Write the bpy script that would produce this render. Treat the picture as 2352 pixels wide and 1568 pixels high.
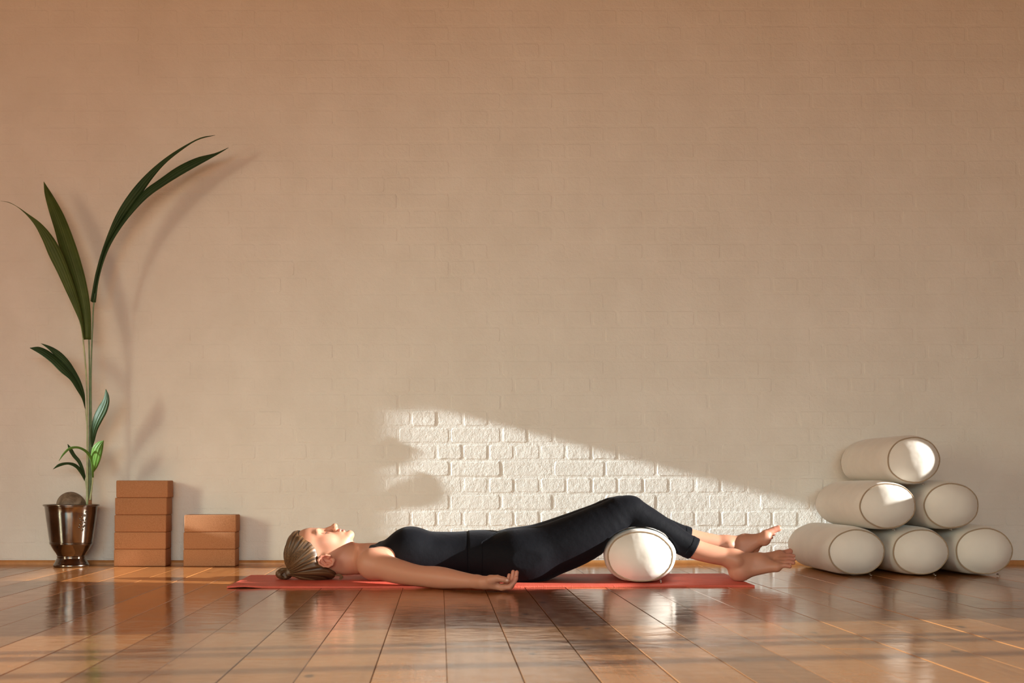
import bpy, bmesh, math, random
import numpy as np
from mathutils import Vector, Matrix

random.seed(7)
rng = np.random.default_rng(11)
SC = bpy.context.scene
COL = SC.collection
for _o in list(bpy.data.objects):
    bpy.data.objects.remove(_o)

# ------------------------------------------------------------------ camera
# brick wall face is y = 0, floor is z = 0, level camera 5.7 m from the wall, 0.37 m up,
# lens shifted up and to the right; FPX is the focal length in pixels of a 2352 px wide frame
FPX, CAMD, CAMH = 2910.0, 5.7, 0.37
PX0, PY0 = 1010.0, 1107.0
cd = bpy.data.cameras.new('camera'); cam = bpy.data.objects.new('camera', cd); COL.objects.link(cam)
cd.sensor_width = 36.0; cd.sensor_fit = 'HORIZONTAL'
cd.lens = FPX * 36.0 / 2352.0
cd.shift_x = (1176 - PX0) / 2352.0; cd.shift_y = (PY0 - 784) / 2352.0
cam.location = (0, -CAMD, CAMH); cam.rotation_euler = (math.pi / 2, 0, 0)
cd.dof.use_dof = True; cd.dof.focus_distance = 4.75; cd.dof.aperture_fstop = 7.1
cd.clip_start = 0.05
SC.camera = cam

# ------------------------------------------------------------------ light
w = bpy.data.worlds.new('sky'); SC.world = w; w.use_nodes = True
bg = w.node_tree.nodes['Background']
bg.inputs['Color'].default_value = (0.62, 0.76, 1.0, 1); bg.inputs['Strength'].default_value = 0.24
def sun(name, azimuth, elevation, energy, color, loc):
    """azimuth: degrees from the wall normal, positive = the light comes from the right"""
    az, el = math.radians(azimuth), math.radians(elevation)
    l = bpy.data.lights.new(name, 'SUN'); o = bpy.data.objects.new(name, l); COL.objects.link(o)
    l.energy = energy; l.angle = math.radians(0.55); l.color = color; o.location = loc
    d = Vector((-math.sin(az) * math.cos(el), math.cos(az) * math.cos(el), -math.sin(el)))
    o.rotation_euler = d.to_track_quat('-Z', 'Y').to_euler()
# low sun through the left windows, and the same sun thrown back by the glass of a facade on the right
sun('sun', -81, 14.5, 9.3, (0.86, 0.95, 0.97), (-8, -3, 3))
sun('sun_from_facade', 80, 14.5, 15.0, (1.0, 0.97, 0.90), (8, -3, 3))

def area_light(name, loc, direction, sx, sy, power, color):
    l = bpy.data.lights.new(name, 'AREA'); o = bpy.data.objects.new(name, l); COL.objects.link(o)
    l.shape = 'RECTANGLE'; l.size = sx; l.size_y = sy; l.energy = power; l.color = color
    o.location = loc; o.rotation_euler = Vector(direction).to_track_quat('-Z', 'Z').to_euler()
    return o
# daylight entering the tall windows of the side walls and the wall behind the camera; last, an added warm fill
area_light('warm_left_window', (-3.9, -3.1, 1.25), (1, 0.0, -0.45), 1.5, 1.3, 44, (1.0, 0.63, 0.36))
area_light('sky_behind_camera', (-0.4, -13.0, 2.2), (0, 1, -0.1), 7.0, 1.6, 516, (0.44, 0.83, 0.93))
area_light('sky_left', (-8.0, -8.0, 2.2), (1, 0.5, -0.1), 4.0, 1.6, 648, (0.86, 1.0, 0.76))
area_light('added_warm_fill', (-0.6, -8.9, 1.3), (0, 1, -0.2), 2.6, 1.9, 130, (1.0, 0.46, 0.12))  # added orange fill tuned to warm the brick wall, no such source known
SC.view_settings.view_transform = 'Standard'; SC.view_settings.look = 'None'
SC.view_settings.exposure = 0.0; SC.view_settings.gamma = 1.0; SC.view_settings.use_curve_mapping = False
SC.cycles.max_bounces = 10; SC.cycles.diffuse_bounces = 5
SC.cycles.sample_clamp_indirect = 6.0
SC.cycles.caustics_reflective = False; SC.cycles.caustics_refractive = False

# ------------------------------------------------------------------ helpers
def at(px, py, y=0.0):
    """world point seen at photograph pixel (px, py) on the plane at depth y"""
    d = y + CAMD
    return Vector(((px - PX0) / FPX * d, y, CAMH - (py - PY0) / FPX * d))

def link(o, parent=None):
    COL.objects.link(o)
    if parent is not None: o.parent = parent
    return o

def mesh_obj(name, verts, faces, mat=None, parent=None, smooth=False):
    me = bpy.data.meshes.new(name); me.from_pydata([tuple(v) for v in verts], [], faces); me.update()
    if smooth: me.polygons.foreach_set('use_smooth', [True] * len(me.polygons))
    if mat: me.materials.append(mat)
    return link(bpy.data.objects.new(name, me), parent)

def bm_obj(name, bm, mat=None, parent=None, smooth=False):
    bmesh.ops.recalc_face_normals(bm, faces=bm.faces)
    me = bpy.data.meshes.new(name); bm.to_mesh(me); bm.free()
    if smooth: me.polygons.foreach_set('use_smooth', [True] * len(me.polygons))
    if mat: me.materials.append(mat)
    return link(bpy.data.objects.new(name, me), parent)

def tag(o, label=None, cat=None, group=None, kind=None):
    if label: o['label'] = label
    if cat: o['category'] = cat
    if group: o['group'] = group
    if kind: o['kind'] = kind
    return o

def empty(name, loc):
    o = bpy.data.objects.new(name, None); o.location = loc; o.empty_display_size = 0.1
    return link(o)

def catmull(pts, n):
    P = np.array(pts, float)
    seg = np.linalg.norm(np.diff(P[:, :3], axis=0), axis=1); t = np.concatenate([[0], np.cumsum(seg)])
    u = np.linspace(0, t[-1], n); out = np.zeros((n, P.shape[1]))
    m = np.gradient(P, t, axis=0)
    idx = np.clip(np.searchsorted(t, u, side='right') - 1, 0, len(t) - 2)
    h = (t[idx + 1] - t[idx])[:, None]; s = ((u - t[idx])[:, None]) / h
    out = (2*s**3 - 3*s**2 + 1) * P[idx] + (s**3 - 2*s**2 + s) * h * m[idx] + (-2*s**3 + 3*s**2) * P[idx + 1] + (s**3 - s**2) * h * m[idx + 1]
    return out

def tube_geo(path, radii, seg=8, caps=True):
    """verts, faces of a tube along path (n,3) with radii (n)"""
    path = np.array(path, float); n = len(path); radii = np.broadcast_to(np.array(radii, float), (n,))
    tan = np.gradient(path, axis=0); tan /= np.linalg.norm(tan, axis=1)[:, None] + 1e-12
    up = np.array([0.0, 0, 1]) if abs(tan[0][2]) < 0.9 else np.array([1.0, 0, 0])
    V = []; F = []
    nrm = np.cross(tan[0], up); nrm /= np.linalg.norm(nrm)
    for i in range(n):
        nrm = nrm - tan[i] * np.dot(nrm, tan[i]); nrm /= np.linalg.norm(nrm) + 1e-12
        b = np.cross(tan[i], nrm)
        for k in range(seg):
            a = 2 * math.pi * k / seg
            V.append(path[i] + radii[i] * (math.cos(a) * nrm + math.sin(a) * b))
    for i in range(n - 1):
        for k in range(seg):
            a, b2 = i * seg + k, i * seg + (k + 1) % seg
            F.append((a, b2, b2 + seg, a + seg))
    if caps:
        F.append(tuple(range(seg))[::-1]); F.append(tuple((n - 1) * seg + k for k in range(seg)))
    return V, F

def merge_geo(parts):
    V = []; F = []
    for v, f in parts:
        o = len(V); V += list(v); F += [tuple(i + o for i in q) for q in f]
    return V, F

def lathe_geo(profile, seg=48):
    V = []; F = []
    for r, z in profile:
        for k in range(seg):
            a = 2 * math.pi * k / seg; V.append((r * math.cos(a), r * math.sin(a), z))
    for i in range(len(profile) - 1):
        for k in range(seg):
            a, b = i * seg + k, i * seg + (k + 1) % seg
            F.append((a, b, b + seg, a + seg))
    return V, F

# ---- materials
def new_mat(name):
    m = bpy.data.materials.new(name); m.use_nodes = True
    nt = m.node_tree; b = nt.nodes['Principled BSDF']
    return m, nt, b
def N(nt, typ, **kw):
    n = nt.nodes.new(typ)
    for k, v in kw.items(): setattr(n, k, v)
    return n
def L(nt, a, b): nt.links.new(a, b)
def ramp(nt, fac, stops):
    r = N(nt, 'ShaderNodeValToRGB'); L(nt, fac, r.inputs[0])
    e = r.color_ramp.elements
    while len(e) < len(stops): e.new(0.5)
    for el, (p, c) in zip(e, stops): el.position = p; el.color = (*c, 1) if len(c) == 3 else c
    return r
def noise(nt, vec, scale, detail=4, rough=0.55, distortion=0.0):
    n = N(nt, 'ShaderNodeTexNoise'); n.inputs['Scale'].default_value = scale
    n.inputs['Detail'].default_value = detail; n.inputs['Roughness'].default_value = rough
    n.inputs['Distortion'].default_value = distortion
    if vec is not None: L(nt, vec, n.inputs['Vector'])
    return n
def mapping(nt, vec, scale=(1, 1, 1), loc=(0, 0, 0)):
    m = N(nt, 'ShaderNodeMapping'); m.inputs['Scale'].default_value = scale; m.inputs['Location'].default_value = loc
    L(nt, vec, m.inputs['Vector']); return m
def bump(nt, b, height, strength, dist=0.01, prev=None):
    n = N(nt, 'ShaderNodeBump'); n.inputs['Strength'].default_value = strength; n.inputs['Distance'].default_value = dist
    L(nt, height, n.inputs['Height'])
    if prev is not None: L(nt, prev.outputs[0], n.inputs['Normal'])
    L(nt, n.outputs[0], b.inputs['Normal']); return n
def mixcol(nt, fac, a, b, blend='MIX'):
    m = N(nt, 'ShaderNodeMix', data_type='RGBA', blend_type=blend)
    if isinstance(fac, float): m.inputs[0].default_value = fac
    else: L(nt, fac, m.inputs[0])
    for s, v in ((6, a), (7, b)):
        if isinstance(v, tuple): m.inputs[s].default_value = (*v, 1)
        else: L(nt, v, m.inputs[s])
    return m.outputs[2]

def mat_plain(name, col, rough=0.6, metal=0.0, nscale=40, namt=0.12, bstr=0.1, sheen=0.0, coat=0.0):
    m, nt, b = new_mat(name)
    g = N(nt, 'ShaderNodeNewGeometry')
    n = noise(nt, g.outputs['Position'], nscale)
    lo = tuple(c * (1 - namt) for c in col); hi = tuple(min(1, c * (1 + namt)) for c in col)
    r = ramp(nt, n.outputs[0], [(0.3, lo), (0.7, hi)])
    L(nt, r.outputs[0], b.inputs['Base Color'])
    b.inputs['Roughness'].default_value = rough; b.inputs['Metallic'].default_value = metal
    b.inputs['Sheen Weight'].default_value = sheen; b.inputs['Coat Weight'].default_value = coat
    if bstr: bump(nt, b, n.outputs[0], bstr, 0.004)
    return m

def mat_brick():
    m, nt, b = new_mat('painted_brick')
    g = N(nt, 'ShaderNodeNewGeometry'); p = g.outputs['Position']
    big = noise(nt, p, 5, 4); mid = noise(nt, p, 42, 4, 0.6); fine = noise(nt, p, 210, 3, 0.6)
    vor = N(nt, 'ShaderNodeTexVoronoi'); vor.inputs['Scale'].default_value = 70; L(nt, p, vor.inputs['Vector'])
    pits = ramp(nt, vor.outputs['Distance'], [(0.0, (0, 0, 0)), (0.16, (1, 1, 1))])
    r = ramp(nt, big.outputs[0], [(0.3, (0.80, 0.765, 0.70)), (0.7, (0.86, 0.83, 0.77))])
    L(nt, r.outputs[0], b.inputs['Base Color'])
    b.inputs['Roughness'].default_value = 0.62; b.inputs['Specular IOR Level'].default_value = 0.25
    b1 = bump(nt, b, mid.outputs[0], 0.6, 0.005)
    m2 = noise(nt, p, 105, 3, 0.6); b1 = bump(nt, b, m2.outputs[0], 0.38, 0.003, b1)
    b2 = bump(nt, b, fine.outputs[0], 0.32, 0.0022, b1)
    bump(nt, b, pits.outputs[0], 0.4, 0.0016, b2)
    return m

def mat_floor():
    m, nt, b = new_mat('varnished_pine')
    g = N(nt, 'ShaderNodeNewGeometry'); oi = N(nt, 'ShaderNodeObjectInfo')
    off = N(nt, 'ShaderNodeVectorMath', operation='SCALE'); off.inputs[0].default_value = (3.1, 17.0, 0)
    L(nt, oi.outputs['Random'], off.inputs['Scale'])
    add = N(nt, 'ShaderNodeVectorMath', operation='ADD'); L(nt, g.outputs['Position'], add.inputs[0]); L(nt, off.outputs[0], add.inputs[1])
    gm = mapping(nt, add.outputs[0], (24, 0.9, 1)); gr = noise(nt, gm.outputs[0], 2.6, 4, 0.5, 0.6)
    bmap = mapping(nt, add.outputs[0], (6, 1.1, 1)); bl = noise(nt, bmap.outputs[0], 1.4, 3)
    grain = ramp(nt, gr.outputs[0], [(0.30, (0.20, 0.080, 0.030)), (0.52, (0.34, 0.150, 0.055)), (0.75, (0.42, 0.205, 0.082))])
    tint = ramp(nt, oi.outputs['Random'], [(0.0, (0.60, 0.53, 0.48)), (0.45, (0.92, 0.88, 0.84)), (1.0, (1.25, 1.14, 1.02))])
    c1 = mixcol(nt, bl.outputs[0], grain.outputs[0], (0.44, 0.20, 0.070))
    c2 = mixcol(nt, 1.0, c1, tint.outputs[0], 'MULTIPLY')
    km = mapping(nt, add.outputs[0], (8.0, 3.6, 1)); kv = N(nt, 'ShaderNodeTexVoronoi'); kv.inputs['Scale'].default_value = 1.0
    L(nt, km.outputs[0], kv.inputs['Vector'])
    kr = ramp(nt, kv.outputs['Distance'], [(0.04, (1, 1, 1)), (0.11, (0, 0, 0))])
    c3 = mixcol(nt, kr.outputs[0], c2, (0.055, 0.024, 0.012))
    L(nt, c3, b.inputs['Base Color'])
    wn = noise(nt, mapping(nt, g.outputs['Position'], (9, 3, 1)).outputs[0], 2.2, 4)
    rr = N(nt, 'ShaderNodeMapRange'); rr.inputs[3].default_value = 0.07; rr.inputs[4].default_value = 0.20
    L(nt, wn.outputs[0], rr.inputs[0]); L(nt, rr.outputs[0], b.inputs['Roughness'])
    b.inputs['Specular IOR Level'].default_value = 0.42
    wav = noise(nt, mapping(nt, add.outputs[0], (5, 7, 1)).outputs[0], 2.0, 3)
    b1 = bump(nt, b, wav.outputs[0], 0.12, 0.01)
    bump(nt, b, gr.outputs[0], 0.05, 0.001, b1)
    return m

def mat_fabric(name, col, weave=900, rough=0.85, sheen=0.3, bstr=0.25, big=18, bigstr=0.12, tint=(1, 1, 1), spec=0.25):
    m, nt, b = new_mat(name)
    g = N(nt, 'ShaderNodeNewGeometry')
    n1 = noise(nt, g.outputs['Position'], weave, 2); n2 = noise(nt, g.outputs['Position'], big, 3)
    r = ramp(nt, n2.outputs[0], [(0.3, tuple(c * 0.93 for c in col)), (0.7, col)])
    L(nt, r.outputs[0], b.inputs['Base Color'])
    b.inputs['Roughness'].default_value = rough; b.inputs['Sheen Weight'].default_value = sheen
    b.inputs['Sheen Roughness'].default_value = 0.4; b.inputs['Sheen Tint'].default_value = (*tint, 1)
    b.inputs['Specular IOR Level'].default_value = spec
    b1 = bump(nt, b, n2.outputs[0], bigstr, 0.02)
    bump(nt, b, n1.outputs[0], bstr, 0.0012, b1)
    return m

def mat_attr(name, attr, rough=0.5, sss=0.0, nscale=120, bstr=0.06, spec=0.4):
    m, nt, b = new_mat(name)
    a = N(nt, 'ShaderNodeAttribute', attribute_name=attr)
    L(nt, a.outputs['Color'], b.inputs['Base Color'])
    b.inputs['Roughness'].default_value = rough; b.inputs['Specular IOR Level'].default_value = spec
    if sss:
        b.inputs['Subsurface Weight'].default_value = sss; b.inputs['Subsurface Radius'].default_value = (0.9, 0.28, 0.14)
        b.inputs['Subsurface Scale'].default_value = 0.012
    g = N(nt, 'ShaderNodeNewGeometry'); n = noise(nt, g.outputs['Position'], nscale, 4)
    bump(nt, b, n.outputs[0], bstr, 0.002)
    return m

M_brick = mat_brick()
M_floor = mat_floor()
M_gap = mat_plain('dark_joint', (0.035, 0.018, 0.01), 0.9)
M_plaster = mat_plain('warm_plaster', (0.55, 0.42, 0.30), 0.9, nscale=8)
M_ceiling = mat_plain('timber_ceiling', (0.30, 0.15, 0.07), 0.7, nscale=6)
M_trim = mat_plain('honey_pine_trim', (0.52, 0.235, 0.075), 0.4, nscale=30)

# ------------------------------------------------------------------ setting
RX0, RX1, RY0, RH = -4.0, 3.3, -9.0, 3.1

def poly_prism(bm, pts2d, mapf, depth_vec):
    a = [bm.verts.new(mapf(p)) for p in pts2d]
    bm.faces.new(a); return a

# floor slab and its boards
fl = mesh_obj('floor', [(RX0, RY0, -0.03), (RX1, RY0, -0.03), (RX1, 0.1, -0.03), (RX0, 0.1, -0.03),
                        (RX0, RY0, -0.012), (RX1, RY0, -0.012), (RX1, 0.1, -0.012), (RX0, 0.1, -0.012)],
              [(0, 3, 2, 1), (4, 5, 6, 7), (0, 1, 5, 4), (1, 2, 6, 5), (2, 3, 7, 6), (3, 0, 4, 7)], M_gap)
tag(fl, 'varnished honey brown pine floorboards running towards the brick wall', kind='structure')
BW = 0.1425
k0 = math.ceil((RX0 - 0.014) / BW); k1 = math.floor((RX1 - 0.014) / BW)
br = random.Random(5)
for k in range(k0, k1):
    x0, x1 = 0.014 + k * BW, 0.014 + (k + 1) * BW
    gap = br.choice([0.0003, 0.0005, 0.0007, 0.0014])
    cuts = [0.02]; yy = -br.uniform(0.4, 2.6)
    while yy > RY0 + 0.8:
        cuts.append(yy); yy -= br.uniform(2.0, 3.6)
    cuts.append(RY0)
    for a, b_ in zip(cuts[:-1], cuts[1:]):
        X0, X1, Y0, Y1 = x0 + gap, x1 - gap, b_ + 0.0005, a - 0.0005
        c = 0.0008; zt = br.uniform(-0.0004, 0.0004)
        vs = [(X0, Y0, -0.012), (X1, Y0, -0.012), (X1, Y1, -0.012), (X0, Y1, -0.012),
              (X0, Y0, zt - c), (X1, Y0, zt - c), (X1, Y1, zt - c), (X0, Y1, zt - c),
              (X0 + c, Y0 + c, zt), (X1 - c, Y0 + c, zt), (X1 - c, Y1 - c, zt), (X0 + c, Y1 - c, zt)]
        fs = [(0, 1, 5, 4), (1, 2, 6, 5), (2, 3, 7, 6), (3, 0, 4, 7), (4, 5, 9, 8), (5, 6, 10, 9), (6, 7, 11, 10), (7, 4, 8, 11), (8, 9, 10, 11)]
        mesh_obj('board', vs, fs, M_floor, fl)

# brick wall: English bond, alternating header and stretcher courses, painted cream
wb = mesh_obj('wall_back', [(RX0, 0.006, 0), (RX1, 0.006, 0), (RX1, 0.006, RH), (RX0, 0.006, RH),
                            (RX0, 0.12, 0), (RX1, 0.12, 0), (RX1, 0.12, RH), (RX0, 0.12, RH)],
              [(0, 1, 2, 3), (7, 6, 5, 4), (0, 4, 5, 1), (1, 5, 6, 2), (2, 6, 7, 3), (3, 7, 4, 0)], M_brick)
tag(wb, 'cream painted brick wall behind the lying person', kind='structure')
CH, SP, HP, Z0 = 0.0752, 0.2324, 0.1162, 0.0175
def brick_geo(wd, ht, seed):
    r = random.Random(seed); j = lambda s: r.uniform(-s, s)
    hw, hh = wd / 2, ht / 2
    def ring(ins, y, s):
        c = min(0.007, hh * 0.3); P = [(-hw, -hh + c), (-hw + c, -hh), (0, -hh), (hw - c, -hh), (hw, -hh + c), (hw, hh - c), (hw - c, hh), (0, hh), (-hw + c, hh), (-hw, hh - c)]
        return [(x * (1 - ins / hw) + j(s), y + j(s * .12), z * (1 - ins / hh) + j(s)) for x, z in P]
    V = ring(0, 0.0095, 0) + ring(0.0, 0.0057, 0.0020) + ring(0.0045, 0.0045, 0.0020)
    F = []
    for l in range(2):
        for i in range(10):
            a, b = l * 10 + i, l * 10 + (i + 1) % 10
            F.append((a, b, b + 10, a + 10))
    F += [(20, 21, 22, 27, 28, 29), (22, 23, 24, 25, 26, 27)]
    return V, F
variants = {}
for kind, wd in (('s', SP - 0.010), ('h', HP - 0.010)):
    variants[kind] = []
    for i in range(6):
        v, f = brick_geo(wd, CH - 0.0095, i * 7 + (3 if kind == 's' else 50))
        me = bpy.data.meshes.new('brick'); me.from_pydata(v, [], f); me.update(); me.materials.append(M_brick)
        variants[kind].append((me, v, f))
bricks = []
wr = random.Random(21)
nco = int((2.85 - Z0) / CH)
for c in range(nco):
    zc = Z0 + (c + 0.5) * CH
    header = (c % 2 == 0)
    pitch = HP if header else SP
    x = 0.045 - (HP / 2 if header else 0) + SP * math.floor((RX0 - 0.045) / SP)
    while x < RX1:
        kd = 'h' if header else 's'
        if not header and wr.random() < 0.07:      # odd pair of headers in a stretcher course
            for q in (0, 1): bricks.append((x + HP * (q + .5), zc, 'h'))
        else: bricks.append((x + pitch / 2, zc, kd))
        x += pitch
bricks = [b for b in bricks if RX0 + 0.12 < b[0] < RX1 - 0.12]
def score(b):
    vis = -2.0 < b[0] < 2.65 and b[1] < 2.52
    return (0 if (vis and b[2] == 's') else (1 if vis else 2), math.hypot((b[0] - 0.5) * 0.6, b[1] - 0.75))
bricks.sort(key=score)
rest = []
for i, (x, z, kd) in enumerate(bricks):
    me, v, f = wr.choice(variants[kd])
    dy = wr.choice([0, 0.0003, 0.0006, 0.0009, -0.0004, -0.0009, 0.0011]); rz = wr.uniform(-0.004, 0.004)
    if i < 300:
        o = bpy.data.objects.new('brick', me); o.location = (x + wr.uniform(-.0015, .0015), dy, z + wr.uniform(-.001, .001)); o.rotation_euler = (0, wr.uniform(-.004, .004), rz)
        link(o, wb)
    else:
        R = Matrix.Translation((x, dy, z)) @ Matrix.Rotation(rz, 4, 'Z')
        rest.append(([R @ Vector(p) for p in v], f))
v, f = merge_geo(rest)
o = mesh_obj('brickwork', v, f, M_brick, wb); o['kind'] = 'stuff'

# other walls; the right wall has the openings the low sun comes through
def wall_with_holes(name, origin, u, v, size_u, size_v, holes, thick, mat):
    """planar wall origin + a*u + b*v with polygonal holes (lists of (a, b)), extruded by thick along u x v"""
    bm = bmesh.new(); u = Vector(u); v = Vector(v); n = u.cross(v).normalized() * thick
    loops = [[(0, 0), (size_u, 0), (size_u, size_v), (0, size_v)]] + holes
    edges = []
    for lp in loops:
        vs = [bm.verts.new(Vector(origin) + u * a + v * b) for a, b in lp]
        edges += [bm.edges.new((vs[i], vs[(i + 1) % len(vs)])) for i in range(len(vs))]
    bmesh.ops.triangle_fill(bm, edges=edges, use_beauty=True)
    geom = bmesh.ops.extrude_face_region(bm, geom=bm.faces[:])
    for e in geom['geom']:
        if isinstance(e, bmesh.types.BMVert): e.co += n
    return tag(bm_obj(name, bm, mat), kind='structure')

# hole coordinates: a = y + 9 (from the wall behind the camera), b = height
def H(*pts): return [(y - RY0, z) for y, z in pts]
def R4(y0, y1, z0, z1): return H((y0, z0), (y1, z0), (y1, z1), (y0, z1))
holes_left = [H((-0.95, 0.93), (-0.597, 0.93), (-0.597, 1.672), (-0.634, 1.745), (-0.95, 1.745)), R4(-7.6, -5.2, 0.5, 2.0), R4(-3.415, -3.135, 0.45, 1.6), R4(-3.51, -3.475, 0.45, 1.6), R4(-3.755, -3.585, 0.45, 1.6), R4(-4.35, -3.825, 0.45, 1.6)]
holes_right = [R4(-7.6, -5.0, 0.5, 2.0), R4(-1.80, -0.975, 0.695, 1.30)]
wall_with_holes('wall_right', (RX1, RY0, 0), (0, 1, 0), (0, 0, 1), -RY0, RH, holes_right, 0.012, M_plaster)
wall_with_holes('wall_left', (RX0, RY0, 0), (0, 1, 0), (0, 0, 1), -RY0, RH, holes_left, -0.012, M_plaster)
wall_with_holes('wall_front', (RX0, RY0, 0), (1, 0, 0), (0, 0, 1), RX1 - RX0, RH, [[(0.8, 0.4), (3.4, 0.4), (3.4, 2.0), (0.8, 2.0)], [(3.7, 0.4), (6.4, 0.4), (6.4, 2.0), (3.7, 2.0)]], -0.05, M_plaster)
mesh_obj('ceiling', [(RX0, RY0, RH), (RX1, RY0, RH), (RX1, 0.1, RH), (RX0, 0.1, RH),
                     (RX0, RY0, RH + .1), (RX1, RY0, RH + .1), (RX1, 0.1, RH + .1), (RX0, 0.1, RH + .1)],
         [(0, 1, 2, 3), (7, 6, 5, 4), (0, 4, 5, 1), (1, 5, 6, 2), (2, 6, 7, 3), (3, 7, 4, 0)], M_ceiling)['kind'] = 'structure'

# quarter-round skirting along the brick wall
prof = [(0.0, 0.0), (-0.020, 0.0), (-0.020, 0.006)] + [(-0.020 + 0.016 * (1 - math.cos(t)), 0.006 + 0.014 * math.sin(t)) for t in np.linspace(0.2, math.pi / 2, 6)] + [(0.0, 0.020)]
v = [(RX0 + 0.001, y - 0.005, z) for y, z in prof] + [(RX1 - 0.014, y - 0.005, z) for y, z in prof]
n = len(prof)
f = [(i, (i + 1) % n, (i + 1) % n + n, i + n) for i in range(n)] + [tuple(range(n))[::-1], tuple(range(n, 2 * n))]
tag(mesh_obj('baseboard_back', v, f, M_trim), 'thin honey coloured wooden strip along the foot of the brick wall', kind='structure')

# ------------------------------------------------------------------ yoga mat
M_mat = None
def mat_yoga():
    m, nt, b = new_mat('coral_foam')
    g = N(nt, 'ShaderNodeNewGeometry')
    vor = N(nt, 'ShaderNodeTexVoronoi'); vor.inputs['Scale'].default_value = 260; L(nt, g.outputs['Position'], vor.inputs['Vector'])
    n = noise(nt, g.outputs['Position'], 14, 3)
    r = ramp(nt, n.outputs[0], [(0.3, (0.60, 0.095, 0.06)), (0.7, (0.68, 0.12, 0.075))])
    L(nt, r.outputs[0], b.inputs['Base Color']); b.inputs['Roughness'].default_value = 0.6
    b.inputs['Specular IOR Level'].default_value = 0.35
    bump(nt, b, vor.outputs['Distance'], 0.5, 0.0015)
    return m
M_mat = mat_yoga()
MT = 0.006
cFL, cFR, cBR, cBL = Vector((-0.742, -1.287)), Vector((1.112, -1.222)), Vector((1.135, -0.642)), Vector((-0.742, -0.725))
nu, nv = 90, 24
V = []; F = []
def mat_lift(u, v_):
    e = max(0.0, 1 - v_ * 9)
    z = 0.0
    z += 0.004 * e * math.exp(-((u - 0.03) / 0.025) ** 2)
    z += 0.003 * e * math.exp(-((u - 0.46) / 0.03) ** 2)
    return z
for lay in (0, 1):
    for i in range(nu + 1):
        for j in range(nv + 1):
            u, v_ = i / nu, j / nv
            p = (cFL * (1 - u) + cFR * u) * (1 - v_) + (cBL * (1 - u) + cBR * u) * v_
            wob = 0.0035 * math.sin(u * 23) * max(0, 1 - v_ * 4) + 0.004 * math.sin(u * 9 + 1) * max(0, 1 - v_ * 4)
            z = mat_lift(u, v_) + (MT if lay else 0.0003)
            V.append((p.x, p.y + wob, z))
st = (nu + 1) * (nv + 1)
ix = lambda l, i, j: l * st + i * (nv + 1) + j
for i in range(nu):
    for j in range(nv):
        F.append((ix(1, i, j), ix(1, i + 1, j), ix(1, i + 1, j + 1), ix(1, i, j + 1)))
        F.append((ix(0, i, j), ix(0, i, j + 1), ix(0, i + 1, j + 1), ix(0, i + 1, j)))
for i in range(nu):
    F.append((ix(0, i, 0), ix(0, i + 1, 0), ix(1, i + 1, 0), ix(1, i, 0)))
    F.append((ix(0, i, nv), ix(1, i, nv), ix(1, i + 1, nv), ix(0, i + 1, nv)))
for j in range(nv):
    F.append((ix(0, 0, j), ix(1, 0, j), ix(1, 0, j + 1), ix(0, 0, j + 1)))
    F.append((ix(0, nu, j), ix(0, nu, j + 1), ix(1, nu, j + 1), ix(1, nu, j)))
tag(mesh_obj('yoga_mat', V, F, M_mat), 'thin coral red yoga mat spread on the floor under the lying person', 'mat')

# ------------------------------------------------------------------ cork blocks
M_cork = None
def mat_cork():
    m, nt, b = new_mat('cork')
    g = N(nt, 'ShaderNodeNewGeometry'); oi = N(nt, 'ShaderNodeObjectInfo')
    n = noise(nt, g.outputs['Position'], 330, 4, 0.7); n2 = noise(nt, g.outputs['Position'], 25, 3)
    r = ramp(nt, n.outputs[0], [(0.30, (0.34, 0.15, 0.068)), (0.5, (0.44, 0.205, 0.098)), (0.7, (0.52, 0.265, 0.135))])
    t = ramp(nt, oi.outputs['Random'], [(0, (0.9, 0.88, 0.86)), (1, (1.06, 1.05, 1.04))])
    L(nt, mixcol(nt, 1.0, r.outputs[0], t.outputs[0], 'MULTIPLY'), b.inputs['Base Color'])
    b.inputs['Roughness'].default_value = 0.8; b.inputs['Specular IOR Level'].default_value = 0.2
    bump(nt, b, n.outputs[0], 0.2, 0.001)
    return m
M_cork = mat_cork()
bm = bmesh.new(); bmesh.ops.create_cube(bm, size=1.0)
bmesh.ops.scale(bm, vec=(0.228, 0.115, 0.0752), verts=bm.verts)
bmesh.ops.bevel(bm, geom=bm.edges[:], offset=0.005, segments=3, profile=0.5, affect='EDGES')
cork0 = bpy.data.meshes.new('cork_block'); bm.to_mesh(cork0); bm.free(); cork0.materials.append(M_cork)
cork0.polygons.foreach_set('use_smooth', [True] * len(cork0.polygons))
def cork(x, lvl, rz, label, grp, dy=0.0):
    o = bpy.data.objects.new('cork_block', cork0); o.location = (x, -0.0855 + dy, 0.0376 + 0.0754 * lvl + 0.0006); o.rotation_euler = (0, 0, rz)
    md = None
    link(o); tag(o, label, 'yoga block', grp)
g5, g3 = 'five stacked cork blocks beside the potted palm', 'three stacked cork blocks near the mat'
for lv, (dx, rz, lab) in enumerate([(0.0, 0.0, 'cork yoga block on the floor at the bottom of the taller stack'),
                                    (0.001, 0.006, 'cork yoga block second from the floor in the stack of five'),
                                    (0.003, -0.004, 'cork yoga block in the middle of the stack of five'),
                                    (0.005, 0.008, 'cork yoga block second from the top of the stack of five'),
                                    (0.010, 0.003, 'cork yoga block on the very top of the taller stack of five')]):
    cork(-1.316 + dx, lv, rz, lab, g5)
for lv, (dx, rz, lab) in enumerate([(0.0, 0.01, 'cork yoga block on the floor under the stack of three'),
                                    (0.001, 0.004, 'cork yoga block in the middle of the stack of three'),
                                    (0.004, 0.012, 'cork yoga block on top of the low stack of three')]):
    cork(-1.011 + dx, lv, rz, lab, g3, -0.002)

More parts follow.
